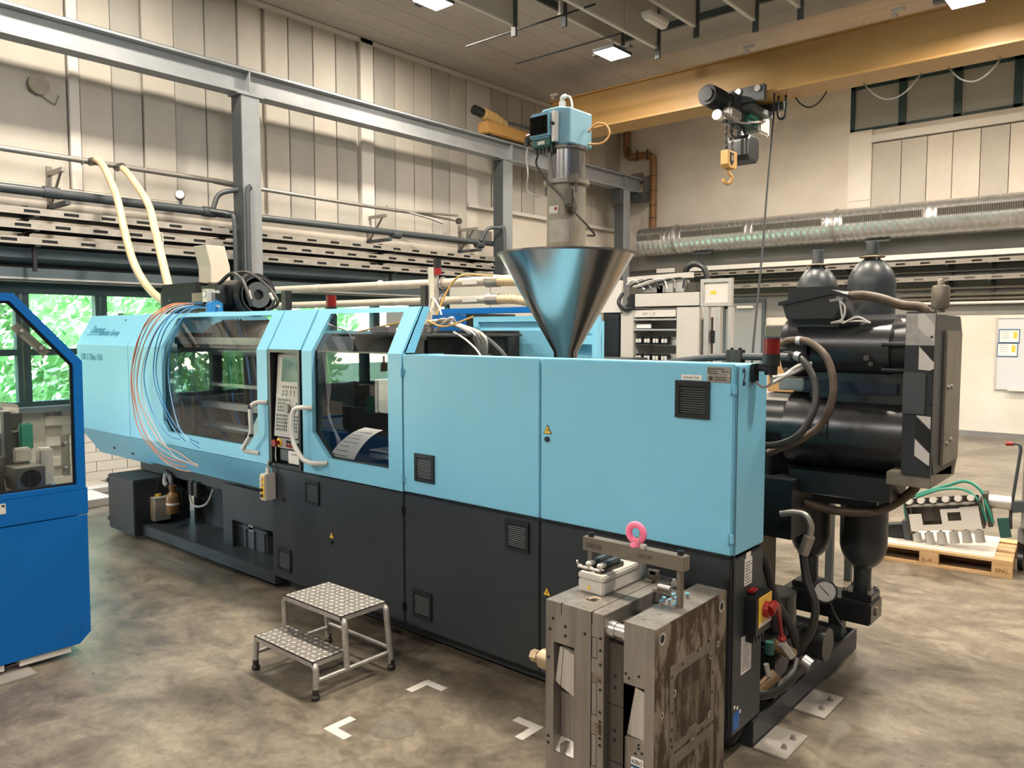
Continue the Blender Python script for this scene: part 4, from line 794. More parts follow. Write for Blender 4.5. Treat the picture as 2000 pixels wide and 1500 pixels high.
# right end face
XS = -1.497
text('2', .105, (XS + .0015, 3.315, 1.758), (0, 1, 0), (0, 0, 1), m_ink, MC, 'number', xs=.62, bold=.002)
bx('gap_strip', m_joint, MC, XS, 3.268, .14, XS + .0006, 3.274, 1.84)
lb = bx('side_label', m_paper, MC, XS, 3.378, .822, XS + .002, 3.458, .948); bx('side_label', m_paper, MC, XS, 3.392, .948, XS + .002, 3.442, .975)
for q in range(8): bx('text_line', m_inkg, lb, XS + .002, 3.386, .832 + q * .0135, XS + .003, 3.45 - (q % 3) * .008, .838 + q * .0135)
lb = bx('side_label', m_paper, MC, XS, 3.36, .405, XS + .002, 3.47, .585)
for q in range(9): bx('text_line', m_inkg, lb, XS + .002, 3.37, .42 + q * .015, XS + .003, 3.46 - (q % 4) * .012, .423 + q * .015)
bx('blue_sticker', m_blue, MC, XS, 3.285, .165, XS + .002, 3.35, .245)
for (y, z) in ((3.30, .275), (3.33, .262), (3.36, .235), (3.345, .2)): B().cyl((XS, y, z), (XS + .0015, y, z), .009, 10).o('paint_spot', m_paper, MC)
sw = bx('main_switch', m_black, MC, XS, 3.385, .585, XS + .055, 3.565, .775, .006)
bx('yellow_plate', m_yell, sw, XS + .055, 3.415, .625, XS + .059, 3.56, .768, .001); bx('white_field', m_paper, sw, XS + .059, 3.42, .605 + .025, XS + .0605, 3.555, .645)
for q in range(4): bx('terminal_fin', m_black, sw, XS, 3.40 + q * .035, .555, XS + .04, 3.415 + q * .035, .59)
bx('red_marker', m_red, MC, XS, 3.41, .785, XS + .03, 3.47, .80, .004)
B().cyl((XS + .059, 3.485, .70), (XS + .085, 3.485, .70), .038, 20).tube(smooth([(XS + .08, 3.475, .70), (XS + .085, 3.52, .715), (XS + .085, 3.57, .685), (XS + .08, 3.61, .61), (XS + .08, 3.64, .53)], 5), .02, 12, rr=[.030 - .020 * min(1, i / 14) for i in range(21)]).lathe([(0, -.020), (.014, -.014), (.020, 0), (.014, .014), (0, .020)], (XS + .08, 3.645, .515), 'Z', 14).o('switch_handle', m_red, MC)
be = B().box(XS, 3.395, 1.765, XS + .02, 3.45, 1.85, .004).box(XS + .0, 3.42, 1.815, XS + .09, 3.47, 1.85, .006).cyl((XS + .075, 3.45, 1.80), (XS + .075, 3.45, 1.885), .028, 16).cyl((XS + .075, 3.45, 1.84), (XS + .075, 3.45, 1.895), .038, 20).o('beacon_base', m_black, MC)
B().cyl((XS + .075, 3.45, 1.895), (XS + .075, 3.45, 1.965), .037, 24).o('beacon_lens', m_lens, MC); B().cyl((XS + .075, 3.45, 1.965), (XS + .075, 3.45, 1.974), .039, 24).o('beacon_cap', m_beamd, MC)
tb('beacon_lead', m_inkg, MC, [(XS + .075, 3.45, 1.80), (XS + .08, 3.44, 1.76), (XS + .05, 3.42, 1.745), (XS + .02, 3.41, 1.77)], .006, 6, 5)
# small red beacon behind the first guard
B().cyl((-5.38, 3.95, 2.14), (-5.38, 3.95, 2.2), .045, 16).o('beacon_base', m_black, MC); B().cyl((-5.38, 3.95, 2.2), (-5.38, 3.95, 2.29), .042, 20).o('beacon_lens', m_lens, MC)
bx('switch_post', m_black, MC, -5.72, 3.7, 2.15, -5.66, 3.76, 2.33)
# plinth, sump beam and left cabinets
bx('plinth', m_dark, MC, -5.15, 3.42, 0.03, -1.6, 3.6, 0.14); bx('plinth_beam', m_anth, MC, -5.15, 3.36, 0.035, -1.65, 3.40, 0.095)
bx('sump_beam', m_anth, MC, -7.72, 3.27, 0.055, -5.215, 3.40, 0.155, 0.006); bx('sump_plate', m_anth, MC, -7.72, 3.38, 0.12, -5.215, 4.6, 0.14)
for x in (-7.3, -6.2, -2.0, -3.2, -4.4): B().cyl((x, 3.5, 0), (x, 3.5, .06), .05, 14).o('levelling_foot', m_mildk, MC)
bx('side_cabinet', m_anth, MC, -8.06, 3.20, 0.045, -7.48, 3.75, 0.585, 0.01)
for z in (.5, .12): bx('cabinet_hinge', m_galv, MC, -8.075, 3.19, z, -8.055, 3.215, z + .04)
bx('pump_housing', m_dark, MC, -7.4, 3.75, 0.14, -6.9, 4.5, 0.7); bx('rear_panel', m_anth, MC, -7.0, 3.72, .14, -5.22, 3.74, .6)
bx('front_skirt', m_anth, MC, -6.15, 3.45, .38, -5.215, 3.47, .68); bx('skirt_leg', m_anth, MC, -6.3, 3.45, .14, -6.15, 3.47, .68)
bx('clamp_foot', m_sky, MC, -7.65, 3.62, .56, -7.45, 4.4, .74)
B().tube([(-7.45, 3.5, .62), (-7.38, 3.45, .55), (-7.33, 3.45, .52)], .022, 8, 4).tube([(-6.95, 3.5, .62), (-6.9, 3.46, .45), (-6.78, 3.45, .4), (-6.6, 3.46, .45), (-6.55, 3.5, .58)], .01, 8, 5).o('grey_hose', m_inkg, MC)
for x in (-6.95, -6.85): bx('valve', m_blackm, MC, x, 3.46, .48, x + .08, 3.55, .62, .01)
# unit on top of the clamp side: drive motor, gearbox, valve island
bx('drive_box', m_dark, MC, -8.02, 3.78, 2.17, -7.3, 4.1, 2.47, 0.008)
bx('lead_box', m_black, MC, -8.1, 3.8, 2.2, -8.0, 3.95, 2.42, .01)
mtr = B().cyl((-7.28, 3.98, 2.33), (-6.62, 3.98, 2.33), .155, 28).cyl((-6.62, 3.98, 2.33), (-6.55, 3.98, 2.33), .20, 32).o('drive_motor', m_black, MC)
B().lathe([(.05, -.0), (.05, .03), (.12, .03), (.12, .0), (.16, .0), (.16, .02), (.17, .02)], (-6.55, 3.98, 2.33), 'X', 28).o('motor_hub', m_beamd, MC)
B().prism([(-7.02, 2.17), (-6.78, 2.17), (-6.72, 2.25), (-6.74, 2.42), (-7.02, 2.42)], 'Y', 3.68, 3.86).o('gearbox', m_black, MC)
tb('motor_cable', m_rub, MC, [(-7.0, 3.75, 2.44), (-6.85, 3.76, 2.43), (-6.65, 3.78, 2.52), (-6.5, 3.8, 2.46), (-6.42, 3.82, 2.3), (-6.42, 3.84, 2.22)], .017, 8, 6)
tb('motor_cable', m_rub, MC, [(-6.62, 3.8, 2.53), (-6.45, 3.85, 2.52), (-6.25, 3.9, 2.4), (-6.12, 3.92, 2.26), (-6.2, 3.92, 2.2), (-6.35, 3.95, 2.2)], .014, 8, 6)
B().cyl((-6.45, 3.83, 2.36), (-6.42, 3.83, 2.28), .022, 10).cyl((-6.2, 3.9, 2.33), (-6.16, 3.91, 2.27), .02, 10).o('cable_gland', m_galv, MC)
B().prism([(3.85, 2.46), (4.05, 2.46), (4.05, 2.62), (4.0, 2.82), (3.8, 2.82), (3.85, 2.62)], 'X', -7.38, -7.14).o('exhaust_duct', mat('cream_duct', (0.58, 0.51, 0.41), 0.55), MC, bev=.006)
vi = bx('valve_island', m_bluetube, MC, -7.18, 3.60, 2.205, -6.74, 3.72, 2.265, .006); bx('valve_body', m_black, MC, -7.20, 3.585, 2.155, -6.76, 3.70, 2.205, .004)
vf = B()
for r in range(2):
    for k in range(11): vf.cyl((-7.16 + k * .037, 3.585, 2.235 - r * .045), (-7.16 + k * .037, 3.572, 2.235 - r * .045), .010, 8)
vf.o('push_fitting', m_black, MC, kind='stuff')
B().prism([(3.57, 2.16), (3.72, 2.16), (3.72, 2.25), (3.66, 2.28), (3.57, 2.24)], 'X', -6.74, -6.70).o('island_end', m_bluetube, MC)
B().box(-7.08, 3.62, 2.27, -6.86, 3.70, 2.35).cyl((-6.8, 3.6, 2.33), (-6.8, 3.66, 2.33), .03, 14).o('regulator', m_old, MC)
B().box(-6.84, 3.6, 2.16, -6.76, 3.75, 2.38).cyl((-6.76, 3.66, 2.35), (-6.66, 3.66, 2.35), .013, 8).cyl((-6.76, 3.66, 2.22), (-6.66, 3.66, 2.22), .013, 8).o('regulator_plate', m_alu, MC)
B().cyl((-6.8, 3.59, 2.33), (-6.8, 3.6, 2.33), .024, 14).o('gauge_dial', m_paper, MC)
bx('mount_plate', m_sky, MC, -6.72, 3.5, 2.14, -6.3, 4.1, 2.165)
tubes = [
(m_orange, [(-7.128, 3.620, 2.259), (-6.871, 3.300, 2.226), (-6.934, 3.120, 2.071), (-7.191, 3.120, 1.750), (-7.272, 3.120, 1.515), (-7.173, 3.120, 1.147), (-6.864, 3.120, 0.944), (-6.535, 3.120, 0.867), (-6.325, 3.150, 0.856)]),
(m_pinkt, [(-7.108, 3.620, 2.253), (-6.823, 3.300, 2.216), (-6.866, 3.120, 2.062), (-7.150, 3.120, 1.751), (-7.212, 3.120, 1.471), (-7.090, 3.120, 1.154), (-6.768, 3.120, 0.909), (-6.445, 3.120, 0.833), (-6.265, 3.150, 0.824)]),
(m_clear, [(-7.050, 3.620, 2.252), (-6.824, 3.300, 2.198), (-6.809, 3.120, 2.026), (-7.088, 3.120, 1.752), (-7.153, 3.120, 1.427), (-6.954, 3.120, 1.073), (-6.531, 3.120, 0.934), (-6.124, 3.150, 0.879)]),
(m_clear, [(-6.983, 3.620, 2.241), (-6.778, 3.300, 2.184), (-6.743, 3.120, 2.003), (-7.010, 3.120, 1.709), (-7.050, 3.120, 1.433), (-6.848, 3.120, 1.173), (-6.484, 3.120, 0.938), (-6.123, 3.150, 0.896)]),
(m_bluetube, [(-6.916, 3.620, 2.235), (-6.683, 3.300, 2.187), (-6.694, 3.120, 2.025), (-6.946, 3.120, 1.756), (-7.002, 3.120, 1.527), (-6.842, 3.120, 1.264), (-6.566, 3.120, 1.107), (-6.428, 3.150, 1.081)]),
(m_bluetube, [(-6.860, 3.620, 2.229), (-6.592, 3.300, 2.176), (-6.554, 3.120, 2.025), (-6.750, 3.120, 1.760), (-6.746, 3.120, 1.538), (-6.555, 3.120, 1.284), (-6.293, 3.120, 1.131), (-6.113, 3.150, 1.076)]),
(m_bluetube, [(-6.804, 3.620, 2.223), (-6.483, 3.300, 2.174), (-6.372, 3.120, 2.025), (-6.524, 3.120, 1.765), (-6.522, 3.120, 1.505), (-6.395, 3.120, 1.208), (-6.208, 3.120, 1.096), (-6.107, 3.150, 1.038)]),
(m_bluetube, [(-6.954, 3.620, 2.231), (-6.731, 3.300, 2.178), (-6.678, 3.120, 1.982), (-6.811, 3.120, 1.714), (-6.778, 3.120, 1.492), (-6.514, 3.120, 1.199), (-6.339, 3.150, 1.072)]),
(m_pinkt, [(-7.020, 3.620, 2.256), (-6.853, 3.300, 2.208), (-6.891, 3.120, 1.981), (-7.115, 3.120, 1.660), (-7.115, 3.120, 1.383), (-6.759, 3.120, 1.045), (-6.392, 3.120, 0.970), (-6.124, 3.150, 0.879)]),
(m_orange, [(-7.167, 3.620, 2.255), (-6.920, 3.300, 2.209), (-7.009, 3.120, 2.004), (-7.239, 3.120, 1.679), (-7.219, 3.120, 1.377), (-7.005, 3.120, 1.068), (-6.672, 3.120, 0.919), (-6.350, 3.150, 0.884)])]
for mm, pts in tubes: tb('air_tube', mm, MC, pts, .0048, 6, 8)
# suction pipes behind the machine and the aluminium post
for z0, z1, r, nm in ((2.45, 2.415, .040, 'u'), (2.275, 2.265, .036, 'l')):
    B().tube([(-7.9, 4.9, z0), (-4.42, 4.9, z1)], r, 14).o('suction_pipe', m_cream, MC)
    B().cyl((-4.50, 4.9, z1), (-4.36, 4.9, z1), r + .012, 14).o('pipe_clamp', m_galv, MC)
    pts = smooth([(-4.38, 4.9, z1), (-4.15, 4.9, z1 - .01), (-3.95, 4.9, z1 - .06), (-3.77, 4.9, z1 - .15), (-3.66, 4.9, z1 - .25)], 14); B().tube(pts, r, 14, rr=[r + (.008 if i % 2 else 0) for i in range(len(pts))]).o('corrugated_hose', m_hose, MC)
    B().box(-4.75, 4.855 - r * 0, z1 - .02, -4.58, 4.9 - r - .001, z1 + .02).o('flow_label', m_trim, MC)
for x in (-6.9, -5.9): B().cyl((x, 4.9, 2.44), (x + .02, 4.9, 2.44), .043, 14).o('pipe_seam', m_trim, MC)
bx('alu_post', m_alu, MC, -5.12, 4.80, 1.9, -5.04, 4.86, 2.56, .004); bx('post_block', m_black, MC, -5.19, 4.77, 2.12, -5.12, 4.83, 2.4, .004)
B().add([(-5.19, 4.78, 2.2), (-5.13, 4.78, 2.16), (-5.45, 4.78, 1.9), (-5.52, 4.78, 1.93)], [(0, 1, 2, 3)]).o('brace_plate', m_black, MC)
for z in (2.42, 2.27): B().tube([(-5.03, 4.9 + .05 * math.cos(a), z + .05 * math.sin(a)) for a in [k * PI / 8 for k in range(17)]], .009, 6).o('pipe_ring', m_steel, MC)
B().cyl((-5.03, 4.83, 2.55), (-5.03, 4.83, 2.63), .035, 16).o('stack_light', m_black, MC); B().cyl((-5.03, 4.83, 2.49), (-5.03, 4.83, 2.55), .034, 16).o('stack_light', m_red, MC)
bx('actuator', m_white, MC, -5.25, 4.4, 2.02, -4.95, 4.75, 2.2, .03); tb('actuator_lead', m_trim, MC, [(-5.0, 4.7, 2.2), (-4.9, 4.65, 2.28), (-4.75, 4.6, 2.15), (-4.7, 4.55, 2.0)], .008, 6, 6)
tb('tan_lead', bpy.data.materials['ochre_cable'], MC, [(-4.35, 4.8, 2.45), (-4.7, 4.8, 2.47), (-4.85, 4.78, 2.35), (-4.9, 4.7, 2.15), (-4.92, 4.6, 2.0)], .009, 6, 6)
bx('blue_block', m_blue, MC, -4.75, 4.5, 2.0, -4.55, 4.7, 2.13); bx('dark_block', m_dark, MC, -4.95, 4.45, 1.6, -4.1, 4.85, 2.0)
# injection end
bx('injection_base', m_dark, MC, -3.6, 3.75, .42, -1.95, 4.7, 1.22, .01); bx('dark_filler', m_dark, MC, -2.1, 4.2, .95, -1.72, 4.62, 1.33, .01); bx('support_plate', m_old, MC, -1.86, 4.25, .12, -1.84, 4.6, .9)  # dark block in front of the base is added to cover a light gap
for (x0, x1, r, z, m) in [(-1.70, -1.14, .165, 1.905, m_blackm)]: inj = B().cyl((x0, 4.40, z), (x1, 4.40, z), r, 40).o('injection_motor', m, MC)
B().cyl((-1.72, 4.40, 1.905), (-1.70, 4.40, 1.905), .12, 24).o('motor_flange', m_black, MC); B().cyl((-1.45, 4.62, 1.99), (-1.14, 4.62, 1.99), .10, 24).o('second_motor', m_blackm, MC)
B().cyl((-1.17, 4.24, 1.93), (-1.03, 4.24, 1.93), .013, 8).cyl((-1.17, 4.25, 1.8), (-1.03, 4.25, 1.8), .013, 8).cyl((-1.14, 4.40, 1.905), (-1.03, 4.40, 1.905), .14, 32).o('motor_rod', m_black, MC)
B().cyl((-1.24, 4.235, 1.86), (-1.24, 4.22, 1.86), .015, 10).cyl((-1.22, 4.24, 1.83), (-1.22, 4.225, 1.83), .012, 10).o('motor_plug', m_mildk, MC)
B().cyl((-2.1, 4.40, 1.46), (-1.62, 4.40, 1.46), .14, 36).o('injection_cylinder', m_blackm, MC); B().cyl((-1.66, 4.40, 1.45), (-1.42, 4.40, 1.45), .215, 40).o('cylinder_head', m_blackm, MC)
B().cyl((-1.42, 4.40, 1.45), (-1.04, 4.40, 1.45), .20, 40).o('rear_cylinder', m_blackm, MC); bx('cylinder_bridge', m_blackm, MC, -1.55, 4.3, 1.6, -1.05, 4.6, 1.78)
B().box(-1.72, 4.28, 1.67, -1.58, 4.38, 1.74, .006).o('solenoid', m_galv, MC); B().box(-1.58, 4.28, 1.67, -1.1, 4.42, 1.73, .006).o('valve_block', mat('dark_blue_valve', (0.004, 0.010, 0.025), 0.4), MC)
B().box(-1.62, 4.2, 1.13, -1.1, 4.5, 1.25).box(-1.75, 4.1, .88, -1.56, 4.4, 1.2).o('cylinder_saddle', m_black, MC)
# end guard with hazard chevrons
eg = B().prism([(4.12, 1.42), (4.16, 1.30), (4.62, 1.24), (4.70, 1.34), (4.70, 1.98), (4.64, 2.075), (4.12, 2.08)], 'X', -1.02, -.90).o('end_guard', m_anth, MC, bev=.006)
B().box(-1.03, 4.10, 1.30, -.90, 4.125, 2.09, .004).o('guard_edge', m_anth, MC); bx('guard_cover', m_old, MC, -.90, 4.28, 1.33, -.885, 4.62, 2.0, .006)
hz = [([(-1.026, 2.082), (-.90, 2.082), (-.90, 1.93), (-1.026, 1.93)], m_steel, .095), ([(-.975, 2.08), (-.945, 2.08), (-.90, 2.02), (-.90, 1.945), (-.975, 2.015)], m_trim, .0965),
      ([(-.965, 1.93), (-.90, 1.93), (-.90, 1.855), (-.965, 1.93)], m_black, .0965), ([(-.965, 1.925), (-.90, 1.85), (-.90, 1.82), (-.915, 1.81), (-.965, 1.815)], m_trim, .0965),
      ([(-.965, 1.595), (-.905, 1.59), (-.905, 1.53), (-.965, 1.59)], m_trim, .0965), ([(-.97, 1.575), (-.905, 1.515), (-.905, 1.43), (-.97, 1.49)], m_black, .0965), ([(-.97, 1.48), (-.905, 1.415), (-.905, 1.355), (-.97, 1.40)], m_trim, .0965)]
for p, mm, yy in hz: B().prism(p, 'Y', 4.0 + yy - .002 if mm is not m_steel else 4.095, 4.101).o('hazard_stripe' if mm is not m_steel else 'steel_edge', mm, MC)
bx('bracket_plate', m_beamd, MC, -1.03, 4.088, 1.60, -.93, 4.10, 1.80, .003); bx('drip_pan', m_old, MC, -1.10, 4.12, 1.24, -.90, 4.56, 1.305, .004)
for (y, z) in ((4.33, 1.72), (4.40, 1.72), (4.33, 1.44), (4.42, 1.45)): B().cyl((-.885, y, z), (-.875, y, z), .011, 8).o('bolt', m_galv, MC)
for z in (1.35, 1.5, 1.65, 1.8, 1.97): B().cyl((-.912, 4.098, z), (-.912, 4.09, z), .006, 8).o('rivet', m_black, MC)
B().lathe([(0, 2.09), (.022, 2.09), (.022, 2.105), (.038, 2.108), (.041, 2.118), (.041, 2.212), (.037, 2.22), (.018, 2.224), (.013, 2.25), (.006, 2.258), (0, 2.258)], (-.93, 4.32, 0), 'Z', 24).o('filter_cap', m_bare, MC)
tbx = B().prism([(-1.69, 2.145), (-1.66, 2.06), (-1.41, 2.06), (-1.38, 2.11), (-1.345, 2.175), (-1.42, 2.20)], 'Y', 4.22, 4.50).o('terminal_box', m_blackm, MC, bev=.006)
B().prism([(-1.70, 2.135), (-1.70, 2.155), (-1.42, 2.215), (-1.335, 2.185), (-1.335, 2.17), (-1.42, 2.19)], 'Y', 4.20, 4.52).o('box_lid', m_black, MC); bx('lid_top', m_black, MC, -1.67, 4.25, 2.15, -1.42, 4.5, 2.235, .01)
bx('box_foot', m_black, MC, -1.65, 4.28, 2.02, -1.40, 4.48, 2.065)
B().cyl((-1.40, 4.24, 2.175), (-1.34, 4.245, 2.18), .026, 12).cyl((-1.43, 4.22, 2.155), (-1.36, 4.225, 2.165), .010, 8).o('cable_gland', m_galv, MC)
tb('conduit', m_rubbr, MC, [(-1.378, 4.25, 2.176), (-1.297, 4.28, 2.184), (-1.205, 4.31, 2.165), (-1.11, 4.34, 2.13), (-1.03, 4.36, 2.12), (-.985, 4.37, 2.075)], .024, 12, 6)
for k in range(2): tb('thin_lead', m_trim, MC, [(-1.38, 4.22, 2.16), (-1.35 - .02 * k, 4.21, 2.12), (-1.36, 4.21, 2.06), (-1.42 + .06 * k, 4.22, 2.04), (-1.3, 4.25, 2.05 + .02 * k), (-1.24, 4.27, 2.04)], .005, 6, 6)
tb('hydraulic_hose', m_rubbr, MC, [(-1.62, 4.08, 1.93), (-1.566, 4.05, 1.949), (-1.466, 4.033, 1.942), (-1.368, 4.017, 1.861), (-1.326, 4.0, 1.709), (-1.361, 3.983, 1.553), (-1.455, 3.967, 1.456), (-1.634, 3.95, 1.36)], .019, 10, 6)
tb('hydraulic_hose', m_rub, MC, [(-1.62, 4.08, 1.87), (-1.564, 4.05, 1.877), (-1.481, 4.01, 1.845), (-1.407, 3.97, 1.732), (-1.395, 3.93, 1.607), (-1.453, 3.89, 1.477), (-1.56, 3.86, 1.42), (-1.70, 3.85, 1.42)], .018, 10, 6)
B().cyl((-1.53, 4.045, 1.948), (-1.505, 4.04, 1.947), .025, 14).cyl((-1.53, 4.03, 1.872), (-1.50, 4.02, 1.865), .025, 14).o('hose_ferrule', m_steel, MC)
B().cyl((-1.66, 4.12, 1.9), (-1.5, 4.12, 1.9), .03, 10).box(-1.6, 4.08, 1.84, -1.5, 4.16, 1.96, .008).o('hose_manifold', m_black, MC)
for k in range(2): tb('grey_hose', m_alu, MC, [(-1.62, 3.95, 1.76 - .03 * k), (-1.56, 3.97, 1.77), (-1.5, 4.0, 1.80 + .02 * k), (-1.46, 4.05, 1.83)], .012, 8, 6)
tb('large_hose', m_rubbr, MC, [(-1.75, 4.28, 1.12), (-1.597, 4.3, 1.063), (-1.437, 4.325, 1.025), (-1.272, 4.35, 1.032), (-1.152, 4.375, 1.073), (-1.038, 4.4, 1.18), (-1.02, 4.42, 1.28)], .024, 12, 6)
tb('bent_pipe', m_galv, MC, [(-1.56, 3.95, 1.05), (-1.487, 3.95, 1.068), (-1.43, 3.95, 1.062), (-1.402, 3.95, 1.01), (-1.408, 3.95, .955)], .017, 10, 6)
B().cyl((-1.408, 3.95, .96), (-1.439, 3.95, .862), .028, 14).o('hose_sleeve', m_galv, MC)
tb('suction_hose', m_rub, MC, [(-1.439, 3.95, .865), (-1.413, 3.938, .74), (-1.362, 3.925, .622), (-1.37, 3.913, .50), (-1.424, 3.90, .374), (-1.46, 3.9, .3)], .020, 10, 6)
tb('suction_hose', m_rub, MC, [(-1.62, 3.85, .86), (-1.593, 3.85, .804), (-1.542, 3.867, .623), (-1.465, 3.883, .489), (-1.43, 3.9, .36)], .022, 10, 6)
tb('return_hose', m_rub, MC, [(-1.6, 3.63, .2), (-1.524, 3.65, .205), (-1.478, 3.733, .216), (-1.434, 3.817, .266), (-1.44, 3.9, .32)], .032, 12, 6)
tb('conduit', m_rub, MC, [(-1.58, 3.55, .18), (-1.56, 3.5, .1), (-1.58, 3.42, .045), (-1.66, 3.40, .035)], .03, 12, 6)
B().box(-1.72, 3.75, .12, -1.5, 4.2, .42, .02).cyl((-1.6, 4.0, .42), (-1.6, 4.0, .62), .11, 24).cyl((-1.56, 4.25, .3), (-1.4, 4.25, .3), .09, 20).o('pump', m_blackm, MC)
B().cyl((-1.52, 3.78, .42), (-1.44, 3.86, .36), .03, 12).cyl((-1.47, 3.72, .30), (-1.53, 3.66, .22), .03, 12).o('brass_fitting', mat('brass', (0.22, 0.15, 0.08), 0.45, 0.6), MC)
B().cyl((-1.46, 3.75, .45), (-1.42, 3.78, .38), .022, 10).o('steel_fitting', m_steel, MC); B().cyl((-1.40, 3.88, .34), (-1.36, 3.88, .32), .032, 14).o('steel_fitting', m_steel, MC); B().cyl((-1.5, 3.66, .36), (-1.49, 3.67, .30), .014, 8).o('steel_fitting', m_steel, MC)
B().cyl((-1.50, 3.70, .46), (-1.50, 3.70, .40), .022, 10).o('green_cap', m_dgreen, MC)
tb('thin_pipe', m_beamd, MC, [(-1.459, 4.45, .464), (-1.45, 4.5, .39), (-1.445, 4.575, .322), (-1.448, 4.7, .223)], .006, 6, 5)
gd_ = Vector((0.45, -1, 0.12)).normalized(); gc = Vector((-1.44, 4.30, .575))
gax = (gd_.cross(Vector((0, 0, 1))).normalized(), gd_.cross(Vector((0, 0, 1))).normalized().cross(gd_), gd_)
B().lathe([(0, -.04), (.06, -.04), (.064, 0), (.064, .012), (.056, .014), (.056, .004), (0, .004)], gc, gax, 28).o('pressure_gauge', m_black, MC)
gdl = B().lathe([(0, .006), (.055, .006)], gc, gax, 28).o('gauge_dial', m_paper, MC); B().tube([gc + gd_ * .009 + gax[1] * -.02 - gax[0] * .02, gc + gd_ * .009 + gax[1] * .03 + gax[0] * .03], .002, 5).o('gauge_needle', m_ink, MC)
tb('gauge_tube', m_mildk, MC, [(-1.44, 4.33, .52), (-1.5, 4.5, .47), (-1.52, 4.7, .43)], .018, 8, 4)
# accumulators
def bottle(x, y, r, zt, zb):
    a = B().lathe([(0, zt + .06), (.03, zt + .06), (.034, zt + .05), (.034, zt - .03), (r * .30, zt - .035)] + [(r * math.sin(a), zt - .035 - .17 * (1 - math.cos(a))) for a in [.35 + k * (PI / 2 - .35) / 9 for k in range(10)]] + [(r * math.cos(a), zb + .17 * (1 - math.sin(a))) for a in [k * 1.15 / 9 for k in range(10)]] + [(.05, zb - .005), (.05, zb - .14), (0, zb - .14)], (x, y, 0), 'Z', 36).o('accumulator', m_acc, MC)
    B().lathe([(r * .52, zt - .035), (r * .55, zt - .03), (r * .3, zt - .025)], (x, y, 0), 'Z', 20).o('bottle_label', m_hose, MC)
    for z in (zb + .42,): B().lathe([(r + .001, z), (r + .008, z), (r + .008, z + .03), (r + .001, z + .03)], (x, y, 0), 'Z', 32).o('bottle_clamp', m_black, MC)
m_acc = mat('charcoal_bottle_paint', (0.030, 0.036, 0.040), 0.38, col2=(0.036, 0.042, 0.045), nscale=3)
bottle(-1.725, 4.86, .122, 2.43, .585); bottle(-1.412, 4.86, .132, 2.46, .575)
B().box(-1.85, 4.72, .28, -1.32, 4.95, .41, .01).box(-1.50, 4.76, .41, -1.33, 4.94, .45, .006).box(-1.8, 4.76, .41, -1.65, 4.94, .45, .006).o('manifold_block', m_blackm, MC)
for (x, y) in ((-1.48, 4.78), (-1.35, 4.78), (-1.48, 4.92), (-1.35, 4.92)): B().cyl((x, y, .45), (x, y, .47), .013, 6).o('bolt', m_galv, MC)
B().cyl((-1.32, 4.83, .345), (-1.312, 4.83, .345), .028, 14).o('plug', m_bare, MC); bx('clamp_bar', m_black, MC, -1.85, 4.7, .98, -1.3, 4.74, 1.02); bx('tray_post', m_beamd, MC, -1.6, 4.85, .12, -1.52, 4.93, .3)
# oil tray on the floor under the injection end
B().box(-1.505, 3.50, .005, -1.490, 5.05, .13).box(-3.0, 5.035, .005, -1.505, 5.05, .13).box(-3.0, 3.6, .005, -1.505, 5.035, .02).box(-1.57, 3.50, .005, -1.505, 3.515, .13).o('oil_tray', m_anth, MC)
tb('top_pipe', m_pvcd, MC, [(-2.3, 3.88, 1.80), (-2.06, 3.88, 1.84), (-1.85, 3.88, 1.862), (-1.51, 3.88, 1.868)], .020, 10, 6); bx('pipe_block', m_mildk, MC, -1.835, 3.85, 1.83, -1.75, 3.91, 1.90, .004)
for x in (-1.815, -1.77): B().cyl((x, 3.885, 1.90), (x, 3.885, 1.91), .009, 6).o('bolt', m_black, MC)
# floor plates and feet of the machine
for y0, y1, lab in ((3.49, 3.77, 'steel floor plate beside the oil tray, the front one'), (4.0, 4.30, 'steel floor plate beside the oil tray, the rear one')):
    fp = bx('floor_plate', m_conc, None, -1.486, y0, 0.0, -1.325, y1, 0.012, .002, label=lab, cat='plate')
    for yy in (y0 + .09, y1 - .08): B().cyl((-1.37, yy, .012), (-1.37, yy, .017), .016, 12).cyl((-1.37, yy, .017), (-1.37, yy, .032), .009, 6).o('bolt', m_galv, fp)
# ================= HOPPER AND LOADER =================
hp = thing('material_hopper', 'large shiny stainless steel cone hopper standing on the blue machine', 'hopper', (-3.07, 4.1, 1.6))
HX, HY = -3.07, 4.10
B().lathe([(.07, 1.60), (.078, 1.86), (.437, 2.49)], (HX, HY, 0), 'Z', 64).lathe([(.437, 2.485), (.448, 2.487), (.448, 2.497), (.437, 2.499)], (HX, HY, 0), 'Z', 64).o('cone', m_stain, hp)
B().lathe([(.0, 2.505), (.437, 2.50)], (HX, HY, 0), 'Z', 48).o('lid', m_old, hp)
B().cyl((HX, HY, 1.22), (HX, HY, 1.62), .09, 24).o('feed_throat', m_mildk, hp)
ld_ = thing('hopper_loader', 'dusty vacuum loader with a blue electrical box standing on the steel hopper', 'loader', (HX, HY, 2.5))
B().lathe([(.0, 2.505), (.145, 2.505), (.145, 2.525), (.128, 2.53), (.126, 2.60)], (HX, HY, 0), 'Z', 36).lathe([(.126, 2.54), (.126, 2.935), (.0, 2.935)], (HX, HY, 0), 'Z', 36).o('lower_tube', m_old, ld_)
B().lathe([(.128, 2.925), (.146, 2.93), (.148, 2.955), (.13, 2.96)], (HX, HY, 0), 'Z', 36).o('clamp_ring', m_galv, ld_)
B().lathe([(.120, 2.955), (.120, 3.145), (0, 3.145)], (HX, HY, 0), 'Z', 36).o('upper_tube', m_stain, ld_)
